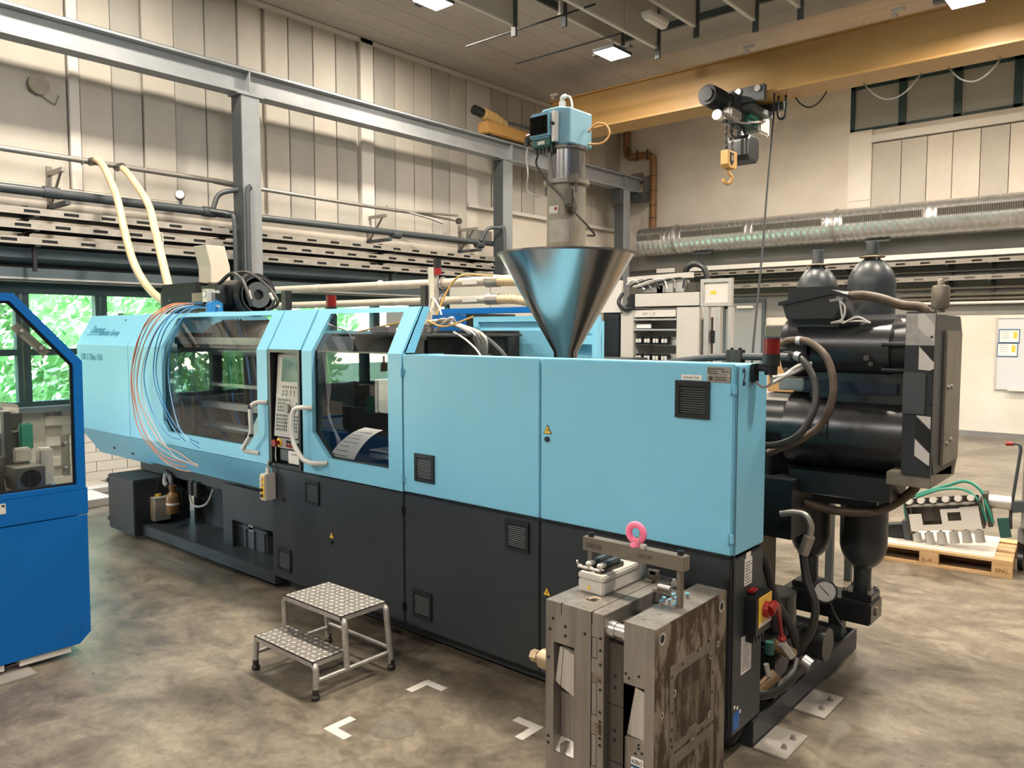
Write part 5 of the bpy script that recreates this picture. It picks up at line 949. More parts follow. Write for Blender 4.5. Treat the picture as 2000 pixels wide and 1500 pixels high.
B().box(HX + .10, HY - .12, 2.92, HX + .16, HY - .08, 2.97).cyl((HX + .15, HY - .1, 2.86), (HX + .15, HY - .1, 2.98), .008, 8).cyl((HX - .15, HY - .02, 2.88), (HX - .15, HY - .02, 2.97), .008, 8).o('clamp_lever', m_mildk, ld_)
B().lathe([(0, 3.145), (.132, 3.145), (.132, 3.165), (0, 3.165)], (HX, HY, 0), 'Z', 36).o('top_flange', m_mildk, ld_)
bxx = B().prism([(HX - .14, 3.165), (HX - .14, 3.37), (HX - .10, 3.405), (HX + .02, 3.405), (HX + .115, 3.385), (HX + .115, 3.165)], 'Y', HY - .12, HY + .12).o('control_housing', m_lbox, ld_, bev=.01)
fr_ = B().box(HX - .165, HY - .18, 3.21, HX + .0, HY - .12, 3.37, .012).o('control_box', m_lbox, ld_)
bx('window_back', m_mildk, fr_, HX - .15, HY - .1815, 3.235, HX - .015, HY - .18, 3.345); bx('box_window', g_dark, fr_, HX - .15, HY - .19, 3.235, HX - .015, HY - .187, 3.345); bx('module_row', m_panelg, fr_, HX - .14, HY - .186, 3.275, HX - .085, HY - .1815, 3.31); bx('module_row', m_panelg, fr_, HX - .075, HY - .186, 3.275, HX - .03, HY - .1815, 3.32)
bx('green_base', m_dgreen, ld_, HX - .155, HY - .17, 3.155, HX + .0, HY - .12, 3.208, .008); bx('base_label', m_trim, ld_, HX - .10, HY - .1725, 3.172, HX - .045, HY - .17, 3.192)
bx('side_bracket', m_alu, ld_, HX + .002, HY - .165, 3.18, HX + .03, HY - .12, 3.37, .004); B().cyl((HX + .02, HY - .165, 3.29), (HX + .02, HY - .195, 3.29), .010, 10).o('latch_knob', m_black, ld_)
B().cyl((HX - .02, HY - .02, 3.40), (HX - .02, HY - .02, 3.46), .022, 16).tube([(HX - .02, HY - .02, 3.45), (HX - .02, HY - .02, 3.485), (HX + .01, HY - .02, 3.49)], .014, 10, 4).o('air_valve', m_white, ld_)
tb('air_hose', m_alu, ld_, [(HX + .0, HY - .02, 3.49), (HX + .04, HY - .02, 3.475), (HX + .055, HY - .02, 3.43), (HX + .055, HY - .02, 3.39)], .008, 8, 5)
B().cyl((HX - .14, HY - .1, 3.25), (HX - .22, HY - .13, 3.24), .026, 14).cyl((HX - .22, HY - .13, 3.24), (HX - .22, HY - .13, 3.19), .022, 12).o('side_connector', m_rub, ld_)
tb('orange_hose', mat('orange_hose', (0.55, 0.27, 0.10), 0.4), ld_, [(HX + .115, HY + .08, 3.27), (HX + .16, HY + .10, 3.315), (HX + .22, HY + .12, 3.30), (HX + .24, HY + .13, 3.24), (HX + .20, HY + .11, 3.19), (HX + .115, HY + .08, 3.19)], .007, 8, 6)
for k in range(5): B().cyl((HX - .13 + k * .03, HY - .145, 3.12), (HX - .13 + k * .03, HY - .145, 3.16), .010, 8).o('cable_gland', m_black, ld_)
tb('cable', m_alu, ld_, [(HX - .22, HY - .13, 3.19), (HX - .20, HY - .16, 3.10), (HX - .18, HY - .17, 3.0), (HX - .2, HY - .15, 2.90), (HX - .14, HY - .1, 2.86)], .006, 6, 6)
tb('cable', m_rub, ld_, [(HX - .12, HY - .145, 3.12), (HX - .11, HY - .17, 3.05), (HX - .02, HY - .165, 2.93), (HX + .07, HY - .15, 2.84), (HX + .16, HY - .14, 2.74), (HX + .26, HY - .06, 2.60), (HX + .17, HY - .0, 2.60)], .007, 6, 6)
B().cyl((HX + .10, HY - .08, 2.77), (HX + .15, HY - .17, 2.80), .038, 20).box(HX + .12, HY - .19, 2.77, HX + .19, HY - .172, 2.875, .008).o('inlet_nozzle', m_mildk, ld_)
B().obox((HX - .005, HY - .128, 2.765), (.035, .001, .024), Matrix.Rotation(math.radians(2), 3, 'Z')).o('warning_label', m_trim, ld_); B().cyl((HX + .012, HY - .128, 2.77), (HX + .012, HY - .1305, 2.77), .011, 10).o('red_mark', m_red, ld_)
B().lathe([(.1275, 2.56), (.1275, 2.70)], (HX, HY, 0), 'Z', 12, True, PI * 1.35, PI * 1.75).o('dust_cover', m_galv, ld_)

# ================= PENDANT, CRATE, CANISTER, BOTTLE =================
pn = thing('control_pendant', 'cream button box with yellow face hung below the control terminal', 'remote', (-5.165, 3.2, .74))
bx('housing', m_trim, pn, -5.205, 3.15, .735, -5.135, 3.245, .935, .006); bx('yellow_face', m_yell, pn, -5.20, 3.147, .75, -5.142, 3.15, .92)
for k, mm in enumerate((m_trim, m_trim, m_black, m_mildk)): B().cyl((-5.17, 3.148, .90 - k * .042), (-5.17, 3.135, .90 - k * .042), .013, 12).o('push_button', mm, pn)
B().cyl((-5.17, 3.20, .935), (-5.17, 3.20, .975), .018, 12).o('gland', m_white, pn); tb('pendant_lead', m_alu, pn, [(-5.17, 3.20, .97), (-5.17, 3.20, 1.01), (-5.20, 3.215, 1.02), (-5.22, 3.24, .98)], .008, 8, 5)
bx('shadow_knob', m_black, MC, -5.06, 3.24, .735, -5.03, 3.25, .75)
cr = thing('storage_crate', 'dark grey plastic stacking crate standing on the machine sump plate', 'crate', (-6.0, 3.7, .14))
B().ring([(-6.32, 3.52), (-5.72, 3.52), (-5.72, 3.70), (-6.32, 3.70)], [(-6.30, 3.54), (-5.74, 3.54), (-5.74, 3.68), (-6.30, 3.68)], lambda a, b: (a, b, .142), (0, 0, .20)).box(-6.31, 3.53, .142, -5.73, 3.69, .15).o('crate_wall', m_beamd, cr)
B().ring([(-6.34, 3.50), (-5.70, 3.50), (-5.70, 3.72), (-6.34, 3.72)], [(-6.32, 3.52), (-5.72, 3.52), (-5.72, 3.70), (-6.32, 3.70)], lambda a, b: (a, b, .315), (0, 0, .02)).o('crate_rim', m_beamd, cr)
for x in (-6.28, -6.05, -5.92, -5.76): bx('rib', m_beamd, cr, x, 3.505, .145, x + .02, 3.52, .315)
B().box(-5.98, 3.5, .30, -5.9, 3.515, .36, .004).tube([(-6.0, 3.51, .33), (-5.97, 3.5, .37), (-5.94, 3.51, .34)], .004, 6).o('key_ring', m_galv, cr)
ca = thing('oil_canister', 'small translucent cream canister with yellow cap under the left of the machine', 'canister', (-7.5, 3.5, .155))
B().prism([(-7.60, .17), (-7.42, .17), (-7.39, .39), (-7.63, .39)], 'Y', 3.36, 3.52).o('tank', mat('translucent_canister', (0.42, 0.37, 0.28), 0.4), ca, bev=.008); bx('canister_lid', m_panelg, ca, -7.64, 3.35, .39, -7.38, 3.53, .405, .004)
for x in (-7.57, -7.53): bx('mould_rib', m_panelg, ca, x, 3.355, .18, x + .01, 3.36, .39)
bx('level_mark', mat('amber_mark', (0.5, 0.36, 0.16), 0.5), ca, -7.50, 3.354, .19, -7.465, 3.36, .385); B().cyl((-7.46, 3.42, .405), (-7.46, 3.42, .43), .03, 16).o('yellow_cap', m_yell, ca)
B().box(-7.62, 3.38, .405, -7.54, 3.44, .44).o('breather', m_white, ca); tb('carry_handle', m_black, ca, [(-7.63, 3.38, .40), (-7.68, 3.36, .415), (-7.72, 3.36, .385)], .008, 6, 4); cy('support_pin', m_galv, ca, (-7.5, 3.44, .14), (-7.5, 3.44, .17), .008, 8)
bo = thing('drip_bottle', 'brown round plastic bottle on a black hose beside the cream canister', 'bottle', (-7.22, 3.46, .26))
B().lathe([(0, .27), (.055, .27), (.062, .28), (.062, .43), (.05, .455), (.03, .475), (.028, .51), (.034, .51), (.034, .54), (0, .54)], (-7.22, 3.45, 0), 'Z', 24).o('bottle_body', m_canb, bo)
B().lathe([(.063, .355), (.064, .357), (.064, .372), (.063, .375)], (-7.22, 3.45, 0), 'Z', 24).o('white_band', m_trim, bo); tb('bottle_hose', m_rub, bo, [(-7.22, 3.45, .53), (-7.25, 3.45, .58), (-7.33, 3.47, .62), (-7.45, 3.5, .64)], .022, 8, 5)
B().box(-7.30, 3.5, .3, -7.14, 3.53, .5).o('holder_plate', m_black, bo)

# ================= THE TOOL (injection mould) =================
X0, X1, YM0, YM1, ZT = -2.035, -1.50, 2.585, 3.20, .85
mo_ = thing('steel_mould', 'heavy rust-stained steel mould with a lifting bar standing in front of the machine', 'mould', (-1.77, 2.9, 0))
# plates of the left half with pocket
def plate_pocket(x0, x1, px0, px1, pz0, pz1, dep, name, m=m_mill):
    b = B()
    if px0 is None: b.box(x0, YM0, 0.0, x1, YM1, ZT)
    else:
        b.box(x0, YM0, 0, px0, YM1, ZT); b.box(px1, YM0, 0, x1, YM1, ZT); b.box(px0, YM0, pz1, px1, YM1, ZT); b.box(px0, YM0, 0, px1, YM1, pz0); b.box(px0, YM0 + dep, pz0, px1, YM1, pz1)
    return b.o(name, m, mo_)
plate_pocket(-2.035, -1.80, -1.992, -1.885, .19, .675, .12, 'clamp_plate')
bx('frame_plate', m_mill, mo_, -1.797, YM0, 0, -1.735, YM1, ZT, .002)
B().box(-1.735, YM0 + .03, 0, -1.64, YM1 - .02, .735).o('core_plate', m_mildk, mo_)
plate_pocket(-1.64, -1.50, -1.64, -1.545, .0, .60, .10, 'cavity_plate')
for z in (.475, .235): bx('plate_joint', m_dark, mo_, -1.733, YM0 + .029, z, -1.642, YM0 + .034, z + .004)
bx('top_plate', m_mildk, mo_, -1.74, YM0 + .10, .735, -1.64, YM1 - .03, .80)
for x in (-1.953, -1.797): bx('plate_slot', m_dark, mo_, x, YM0 - .0006, .80, x + .004, YM0 + .012, .852)
# slanted plates inside the pockets
B().prism([(-1.991, .50), (-1.968, .655), (-1.951, .655), (-1.964, .485)], 'Y', YM0 + .012, YM0 + .12).o('slide_wedge', m_fresh, mo_); B().prism([(-1.960, .482), (-1.947, .655), (-1.886, .635), (-1.886, .455)], 'Y', YM0 + .012, YM0 + .12).o('slide_wedge', m_fresh, mo_)
bx('slide_bar', m_mill, mo_, -1.990, YM0 + .05, .24, -1.943, YM0 + .12, .44); bx('slide_bar', m_mill, mo_, -1.938, YM0 + .045, .24, -1.887, YM0 + .12, .47)
B().prism([(YM0 + .01, .19), (YM0 + .12, .19), (YM0 + .12, .30)], 'X', -1.992, -1.887).o('chamfer_block', m_fresh, mo_); B().box(-1.96, YM0 + .005, .19, -1.94, YM0 + .06, .23).o('chamfer_rib', m_mill, mo_)
B().prism([(-1.638, .38), (-1.60, .585), (-1.547, .57), (-1.547, .375)], 'Y', YM0 + .025, YM0 + .10).o('slide_wedge', m_fresh, mo_); bx('lower_block', m_mill, mo_, -1.64, YM0 + .012, 0, -1.547, YM0 + .1, .375)
nk = B()
kb = bx('maker_plate', m_paper, mo_, -1.605, YM0 + .004, .255, -1.548, YM0 + .012, .305, .001)
text('KEBO', .024, (-1.601, YM0 + .003, .283), (1, 0, 0), (0, 0, 1), m_ink, kb, xs=.8); bx('plate_stripe', mat('navy_stripe', (0.02, 0.08, 0.18), 0.4), kb, -1.605, YM0 + .003, .266, -1.548, YM0 + .004, .277)
# small holes on the front face
hl = B()
for (x, z) in [(-2.012, .725), (-1.995, .775), (-1.93, .755), (-1.93, .715), (-2.02, .60), (-2.02, .25), (-2.02, .22), (-1.83, .75)]: hl.cyl((x, YM0 - .0008, z), (x, YM0 + .001, z), .0075, 10)
for z in (.75, .70, .64, .535, .44, .40, .33, .30): hl.cyl((-1.752, YM0 - .0008, z), (-1.752, YM0 + .001, z), .007, 10)
for (x, z) in [(-1.63, .64), (-1.615, .625), (-1.57, .645), (-1.575, .36), (-1.575, .345), (-1.56, .33), (-1.59, .32)]: hl.cyl((x, YM0 - .0008 + (.012 if z < .5 else 0), z), (x, YM0 + .013, z), .006, 10)
for (x, z) in [(-1.70, .60), (-1.70, .55), (-1.70, .37), (-1.70, .33)]: hl.cyl((x, YM0 + .029, z), (x, YM0 + .032, z), .008, 10)
hl.o('bolt_hole', m_dark, mo_, kind='stuff')
for z0, z1 in ((.66, .81 - .06), (.42, .56), (.20, .34), (.05, .13)):
    B().ring([(-1.795, z0), (-1.768, z0), (-1.768, z1), (-1.795, z1)], [(-1.793, z0 + .003), (-1.770, z0 + .003), (-1.770, z1 - .003), (-1.793, z1 - .003)], lambda a, b: (a, YM0 - .0008, b), (0, .002, 0)).o('insert_outline', m_dark, mo_)
bx('rust_patch', m_rust, mo_, -1.795, YM0 - .0006, .565, -1.745, YM0 + .001, .60); bx('rust_patch', m_rust, mo_, -1.795, YM0 - .0006, .345, -1.745, YM0 + .001, .39)
# guide bushes in the parting gap
B().cyl((-1.735, YM0 + .045, .785), (-1.70, YM0 + .045, .785), .034, 24).cyl((-1.70, YM0 + .045, .785), (-1.66, YM0 + .045, .785), .030, 24).cyl((-1.66, YM0 + .045, .785), (-1.64, YM0 + .045, .785), .034, 24).o('guide_bush', m_steel, mo_)
B().cyl((-1.735, YM1 - .06, .79), (-1.64, YM1 - .06, .79), .03, 20).o('guide_bush', m_steel, mo_); B().box(-1.745, YM1 - .22, .845, -1.62, YM1 - .20, .86).cyl((-1.72, YM1 - .21, .87), (-1.66, YM1 - .21, .87), .016, 12).o('latch_bar', m_galv, mo_)
for y in (2.78, 3.04): B().cyl((-1.64, y, .79), (-1.70, y, .79), .014, 10).o('lock_screw', m_black, mo_)
# top face details
for (x, y, r) in [(-1.96, 2.66, .008), (-1.82, 2.64, .008), (-1.775, 2.68, .008), (-1.77, 2.62, .006), (-1.86, 2.62, .006), (-1.60, 2.66, .008), (-1.575, 2.75, .011), (-1.60, 2.79, .011), (-1.54, 2.95, .008), (-1.82, 3.0, .008), (-1.93, 3.12, .008)]:
    B().lathe([(0, .852), (r, .852), (r, .85)], (x, y, 0), 'Z', 12).o('plug', m_galv, mo_)
B().box(-1.90, 2.69, .8503, -1.86, 2.72, .852).o('gasket_hole', m_dark, mo_); B().tube([(-1.89, 2.70, .853), (-1.87, 2.715, .862), (-1.85, 2.73, .853)], .004, 6).o('wire_end', m_hose, mo_)
for (x, y) in [(-2.01, 2.86), (-1.99, 2.82 - .03), (-1.62, 2.84), (-1.60, 2.87), (-1.63, 2.88), (-1.59, 2.91), (-1.56, 2.84), (-1.565, 2.87), (-1.62, 2.94), (-1.60, 2.965), (-1.585, 2.945), (-1.58, 2.99)]:
    f_1 = B().cyl((x, y, .85), (x, y, .867), .0065, 8).o('water_fitting', m_galv, mo_); B().cyl((x, y, .867), (x, y, .874), .0085, 10).o('fitting_cap', mat('pale_blue_cap', (0.16, 0.38, 0.52), 0.4) if 'pale_blue_cap' not in bpy.data.materials else bpy.data.materials['pale_blue_cap'], f_1)
B().box(-1.82, 3.08, .85, -1.79, 3.12, .90).box(-1.835, 3.08, .885, -1.78, 3.10, .905).box(-1.84, 3.06, .85, -1.80, 3.08, .862).o('limit_bracket', m_old, mo_); B().lathe([(0, .885), (.006, .885), (.012, .865), (.01, .85)], (-1.70, 3.09, 0), 'Z', 12).o('white_tip', m_trim, mo_)
# connector box
cbx = B().box(-2.0, 2.77, .85, -1.865, 3.10, .905, .006).o('connector_box', m_panelg, mo_); bx('connector_lid', m_panelg, mo_, -2.001, 2.769, .907, -1.864, 3.06, .935, .006); bx('connector_end', m_trim, mo_, -1.93, 3.06, .86, -1.864, 3.13, .955, .006)
B().prism([(-1.95, .868), (-1.93, .868), (-1.94, .888)], 'Y', 2.7675, 2.769).o('warning_sign', m_yell, cbx)
for x in (-1.975, -1.915):
    so = bx('socket', m_mildk, mo_, x - .022, 2.80, .935, x + .022, 2.98, .955, .004); bx('socket_insert', m_trim, mo_, x - .015, 2.81, .955, x + .015, 2.85, .972, .004); bx('socket_shell', m_beamd, mo_, x - .018, 2.85, .955, x + .018, 2.96, .975, .005)
    B().tube([(x - .028, 2.80, .955), (x - .028, 2.775, .965), (x - .028, 2.765, .985)], .0045, 8).tube([(x + .028, 2.80, .955), (x + .028, 2.775, .965), (x + .028, 2.765, .985)], .0045, 8).tube([(x - .028, 2.775, .958), (x + .028, 2.775, .958)], .006, 8).o('locking_lever', m_panelg, so)
# lifting bar
lbr = bx('lifting_bar', m_bare, mo_, -2.03, 2.845, 1.01, -1.52, 2.895, 1.072, .002)
for x in (-2.0, -1.55): B().cyl((x, 2.87, .85), (x, 2.87, 1.01), .015, 20).o('spacer_post', m_bare, mo_); B().cyl((x, 2.87, 1.072), (x, 2.87, 1.09), .014, 16).cyl((x, 2.87, 1.09), (x, 2.87, 1.092), .008, 6).o('cap_screw', m_black, mo_)
text('1840.06', .034, (-2.018, 2.8445, 1.026), (1, 0, 0), (0, 0, 1), m_ink, lbr, xs=.85, shear=.15); text('20/3.03', .026, (-1.74, 2.8445, 1.032), (1, 0, 0), (0, 0, 1), m_inkd if 'm_inkd' in globals() else m_mildk, lbr, xs=.9, shear=.15)
rp = []
eb_ = B()
for k in range(33):
    pass
ec = Vector((-1.765, 2.87, 1.128)); n1 = 40; n2 = 14; v = []; f = []
for i in range(n1):
    a = 2 * PI * i / n1; R = .0365; d = Vector((math.cos(a), 0, math.sin(a)))
    for j in range(n2):
        q = 2 * PI * j / n2; rr_ = .0150; v.append(ec + d * (R + rr_ * math.cos(q)) + Vector((0, .75 * rr_ * math.sin(q), 0)))
for i in range(n1):
    for j in range(n2): f.append((i * n2 + j, ((i + 1) % n1) * n2 + j, ((i + 1) % n1) * n2 + (j + 1) % n2, i * n2 + (j + 1) % n2))
B().add(v, f, True).lathe([(.026, 1.068), (.026, 1.075), (.018, 1.092)], (ec.x, ec.y, 0), 'Z', 20).o('eye_bolt', m_pink, mo_)
B().tube([(-1.745, 2.865, 1.135), (-1.735, 2.85, 1.125), (-1.732, 2.84, 1.10), (-1.725, 2.845, 1.09)], .002, 6, 4).o('tag_wire', m_old, mo_); B().box(-1.728, 2.835, 1.072, -1.70, 2.86, 1.092, .004).o('wire_tag', m_alu, mo_)
# rust stained end face with a raised frame, holes and nozzle recess
ep = bx('end_plate', m_rust, mo_, -1.505, YM0 + .001, 0, -1.498, YM1 - .001, .848)
for z0, z1 in ((.30, .665), (-.10, .285)):
    z0 = max(z0, 0.0)
    B().ring([(2.70, z0), (3.09, z0), (3.09, z1), (2.70, z1)], [(2.735, z0 + .03), (3.055, z0 + .03), (3.055, z1 - .045), (2.735, z1 - .045)], lambda a, b: (-1.4985, a, b), (.0025, 0, 0)).o('raised_frame', m_bare, mo_)
for y_, z_ in ((2.735, .33), (3.055, .33), (2.735, .62), (3.055, .62)):
    sy = 1 if y_ < 2.9 else -1; sz = 1 if z_ < .5 else -1
    B().prism([(y_, z_), (y_ + sy * .03, z_), (y_ + sy * .012, z_ + sz * .010), (y_, z_ + sz * .028)], 'X', -1.4985, -1.4962).o('corner_fillet', m_bare, mo_)
B().prism([(2.84, .33), (2.865, .352), (2.925, .352), (2.95, .33)], 'X', -1.4985, -1.4962).o('centre_boss', m_bare, mo_)
bx('rust_field', m_rustd, mo_, -1.4985, 2.735, .33, -1.4975, 3.055, .62)
for (y, z, r) in [(2.635, .80, .024), (3.15, .79, .024), (2.735, .545, .014), (3.055, .60, .014), (3.055, .34, .014), (2.64, .49, .011), (3.12, .63, .011)]:
    B().lathe([(r, 0), (r + .003, .002), (r * .72, .002), (r * .7, .0005), (0, .0005)], (-1.498, y, z), 'X', 20).o('bore_ring', m_steel, mo_); B().cyl((-1.4985, y, z), (-1.4968, y, z), r * .7, 16).o('bore', m_dark, mo_)
for (y, z) in [(2.80, .645), (2.93, .66), (2.72, .47), (2.72, .40), (2.86, .30), (2.99, .46), (2.98, .305), (3.07, .52), (3.07, .43), (2.715, .36), (2.715, .62), (3.03, .67), (2.72, .33)]: B().cyl((-1.4985, y, z), (-1.4955, y, z), .007, 10).o('bolt_hole', m_dark, mo_)
B().lathe([(0, 0), (.028, 0), (.028, .003), (.012, .003), (.01, 0)], (-1.4975, 2.895, .30), 'X', 24).o('sprue_ring', m_bare, mo_)
# perforated locating nozzle on the hidden side
nz = B().cyl((-2.035, 2.74, .50), (-2.175, 2.74, .50), .045, 24).cyl((-2.175, 2.74, .50), (-2.20, 2.74, .50), .022, 12).cyl((-2.20, 2.74, .50), (-2.235, 2.74, .50), .028, 6).o('nozzle_sleeve', mat('brass_worn', (0.46, 0.35, 0.22), 0.45, 0.7), mo_)
for i in range(4):
    for j in range(3):
        a = -PI * .5 - .7 + j * .7; x = -2.06 - i * .027 - (.012 if j % 2 else 0); c = Vector((x, 2.74 + .042 * math.cos(a), .50 + .042 * math.sin(a))); d = Vector((0, math.cos(a), math.sin(a))); B().cyl(c - d * .002, c + d * .0015, .006, 8).o('sleeve_hole', m_dark, nz)

# ================= STEP STOOL =================
m_trd = mat('grey_tread_plate', (0.27, 0.25, 0.225), 0.45, 0.5, col2=(0.2, 0.185, 0.165), nscale=15)
m_bar = mat('worn_bright_steel', (0.78, 0.76, 0.72), 0.4, 0.3)
ss = thing('step_stool', 'two-step stool of worn steel tube with chequer-plate treads on the floor', 'step stool', (-3.78, 2.68, 0))
def tread(x0, x1, y0, y1, z):
    t = bx('tread', m_trd, ss, x0, y0, z - .004, x1, y1, z); B().box(x0, y0, z - .03, x1, y0 + .004, z).box(x0, y1 - .004, z - .03, x1, y1, z).box(x0, y0, z - .03, x0 + .004, y1, z).box(x1 - .004, y0, z - .03, x1, y1, z).o('tread_edge', m_tube, ss)
    b = B(); nx = 12; ny = int(round((y1 - y0) / .038)); R = Matrix.Rotation(math.radians(25), 3, 'Z'); R2 = Matrix.Rotation(math.radians(-62), 3, 'Z')
    for i in range(nx):
        for j in range(ny):
            c = Vector((x0 + .02 + (x1 - x0 - .04) * i / (nx - 1), y0 + .018 + (y1 - y0 - .036) * j / (ny - 1), z)); r = R if (i + j) % 2 else R2
            b.add([c + r @ Vector((-.016, 0, 0)), c + r @ Vector((0, -.005, 0)), c + r @ Vector((.016, 0, 0)), c + r @ Vector((0, .005, 0)), c + r @ Vector((-.006, 0, .0022)), c + r @ Vector((.006, 0, .0022))], [(0, 1, 5, 4), (1, 2, 5), (2, 3, 4, 5), (3, 0, 4)])
    b.o('chequer_bars', m_bar, ss, kind='stuff')
tread(-4.06, -3.50, 2.60, 2.93, .41); tread(-4.08, -3.50, 2.41, 2.64, .21)
for x in (-4.085, -3.49):
    sx = 1 if x > -3.8 else -1
    B().tube([(x - sx * .05, 2.425, .20), (x - sx * .01, 2.425, .18), (x, 2.425, .14), (x + sx * .0, 2.42, .02)], .017, 10, 4).o('leg', m_tube, ss)
    B().tube([(x - sx * .05, 2.92, .39), (x - sx * .01, 2.92, .375), (x, 2.92, .33), (x + sx * .01, 2.945, .02)], .017, 10, 4).o('leg', m_tube, ss)
    B().tube([(x - sx * .05, 2.62, .39), (x - sx * .01, 2.62, .375), (x, 2.62, .33), (x, 2.63, .11)], .017, 10, 4).o('upright', m_tube, ss)
    cy('side_rail', m_tube, ss, (x, 2.425, .105), (x, 2.94, .105), .013, 10)
    for y in (2.42, 2.945): B().lathe([(.0, 0), (.02, 0), (.024, .008), (.024, .022), (.018, .03), (.018, .062), (0, .062)], (x + (sx * .01 if y > 2.5 else 0), y, 0), 'Z', 16).o('rubber_foot', m_rub, ss)
cy('cross_rail', m_tube, ss, (-4.085, 2.94, .13), (-3.48, 2.94, .13), .012, 10)

# ================= FLOOR MARKS =================
m_mark = mat('white_floor_tape', (0.52, 0.49, 0.44), 0.7, col2=(0.5, 0.46, 0.4), nscale=25, lo=.6, hi=.8)
def mark(x, y, sx, sy, lab):
    a, w_ = .165, .05
    B().prism([(x, y), (x + sx * a, y), (x + sx * (a), y + sy * w_), (x + sx * w_, y + sy * w_), (x + sx * w_, y + sy * a), (x, y + sy * a)], 'Z', .0, .0012).o('floor_mark', m_mark, None, label=lab, cat='floor marking', group='white corner marks on the floor')
mark(-3.217, 2.990, 1, -1, 'white corner mark on the floor right of the step stool'); mark(-3.207, 2.267, 1, 1, 'white corner mark nearest the picture bottom, below the stool')
mark(-2.375, 3.0, -1, -1, 'white corner mark partly hidden behind the steel mould')
sb_ = B(); pts = []
for k in range(28): a = 2 * PI * k / 28; r = .105 * (1 + .07 * math.sin(3 * a) + .05 * math.sin(7 * a)); pts.append((-2.95 + r * 1.15 * math.cos(a), 2.50 + r * math.sin(a)))
sb_.prism(pts, 'Z', 0, .0008).o('floor_patch', mat('patched_concrete', (0.085, 0.072, 0.055), 0.7, col2=(0.16, 0.135, 0.10), nscale=14), None, label='round darker patch in the concrete between the corner marks', cat='patch')

# ================= BLUE MACHINE AT THE LEFT =================
bm_ = thing('blue_test_machine', 'royal blue enclosed machine with a clear window cut off by the left picture edge', 'machine', (-6, 0.8, 0))
BX = -5.10
B().prism([(-1.6, .07), (1.83, .07), (1.895, .13), (1.90, .86), (1.82, .80), (-1.6, .80)], 'X', BX - .004, BX - .03).o('side_strip', m_blue, bm_)
lo_ = B().prism([(-1.6, .07), (1.83, .07), (1.83, .76), (1.90, .868), (-1.6, .868)], 'X', BX, BX - .02).prism([(1.83, .07), (1.9, .13), (1.9, .72), (1.83, .76)], 'X', BX - .03, BX - .05)
lo_ = lo_.o('lower_panel', m_blue, bm_)
B().add([(BX, 1.83, .07), (BX - .10, 1.90, .12), (BX - .10, 1.90, .74), (BX, 1.83, .76)], [(0, 1, 2, 3)]).o('corner_chamfer', m_blue, bm_)
up_ = bx('upper_panel', m_blue, bm_, BX - .02, -1.6, .873, BX, 1.905, 1.03, .003); bx('sill', m_blue, bm_, BX - .12, -1.6, 1.015, BX - .004, 1.905, 1.035)
bx('body', m_blue, bm_, -7.2, -1.6, .12, BX - .12, 1.89, 1.0); bx('edge_seal', m_trim, bm_, BX - .125, 1.885, .12, BX - .11, 1.915, .86)
for a, b_ in ((-.2, .75), (1.1, 1.42), (1.5, 1.78)): bx('base_rail', m_trim, bm_, BX - .1, a, .03, BX - .01, b_, .07)
for (x, y) in ((-5.4, -1.2), (-5.4, 1.5), (-7.0, -1.2), (-7.0, 1.6)): B().cyl((x, y, 0), (x, y, .12), .03, 12).cyl((x, y, 0), (x, y, .02), .06, 16).o('levelling_foot', m_mildk, bm_)
bx('foot_plate', m_conc, None, -5.22, 1.2, 0, -4.98, 1.55, .012, .002, label='flat steel plate with a bolt on the floor beside the royal blue machine', cat='plate')
B().cyl((-5.1, 1.36, .012), (-5.1, 1.36, .045), .02, 8).o('bolt', m_galv, bpy.data.objects['foot_plate'])
wo = [(-1.6, 1.03), (1.895, 1.03), (1.90, 1.815), (1.545, 2.215), (-1.6, 2.215)]; wi = [(-1.54, 1.06), (1.845, 1.06), (1.85, 1.795), (1.525, 2.17), (-1.54, 2.17)]
wn = B().ring(wo, wi, lambda a, b: (BX, a, b), (-.05, 0, 0)).o('window_frame', m_blue, bm_)
B().ring(wi, [(-1.52, 1.075), (1.832, 1.075), (1.835, 1.79), (1.518, 2.155), (-1.52, 2.155)], lambda a, b: (BX - .02, a, b), (-.012, 0, 0)).o('gasket', m_black, wn)
B().prism([(-1.54, 1.06), (1.845, 1.06), (1.85, 1.795), (1.525, 2.17), (-1.54, 2.17)], 'X', BX - .028, BX - .034).o('window_pane', g_acry, wn)
for (ya, za, yb, zb) in [(1.555, 2.03, 1.72, 1.86), (1.80, 1.52 - .15, 1.80, 1.12)]:
    d = Vector((0, yb - ya, zb - za)); L_ = d.length; d.normalize(); nrm = Vector((0, -d.z, d.y)); c0 = Vector((BX - .04, ya, za))
    st = B().add([c0 - nrm * .025, c0 + d * L_ - nrm * .025, c0 + d * L_ + nrm * .025, c0 + nrm * .025, c0 - nrm * .025 + Vector((-.006, 0, 0)), c0 + d * L_ - nrm * .025 + Vector((-.006, 0, 0)), c0 + d * L_ + nrm * .025 + Vector((-.006, 0, 0)), c0 + nrm * .025 + Vector((-.006, 0, 0))], [(0, 1, 2, 3), (4, 5, 6, 7), (0, 1, 5, 4), (2, 3, 7, 6), (1, 2, 6, 5), (3, 0, 4, 7)]).o('retaining_strip', m_panelg, wn)
    for t in (.2, .8): c = c0 + d * L_ * t; B().lathe([(0, .012), (.008, .011), (.013, .004), (.013, 0)], c + Vector((.008, 0, 0)), 'X', 12).o('bolt', m_steel, wn)
B().ring([(-1.6, 1.03), (1.895, 1.03), (1.90, 1.815), (1.545, 2.215), (-1.6, 2.215)], [(-1.54, 1.06), (1.845, 1.06), (1.85, 1.795), (1.525, 2.17), (-1.54, 2.17)], lambda a, b: (-7.2, a, b), (.05, 0, 0)).o('rear_frame', m_blue, bm_)
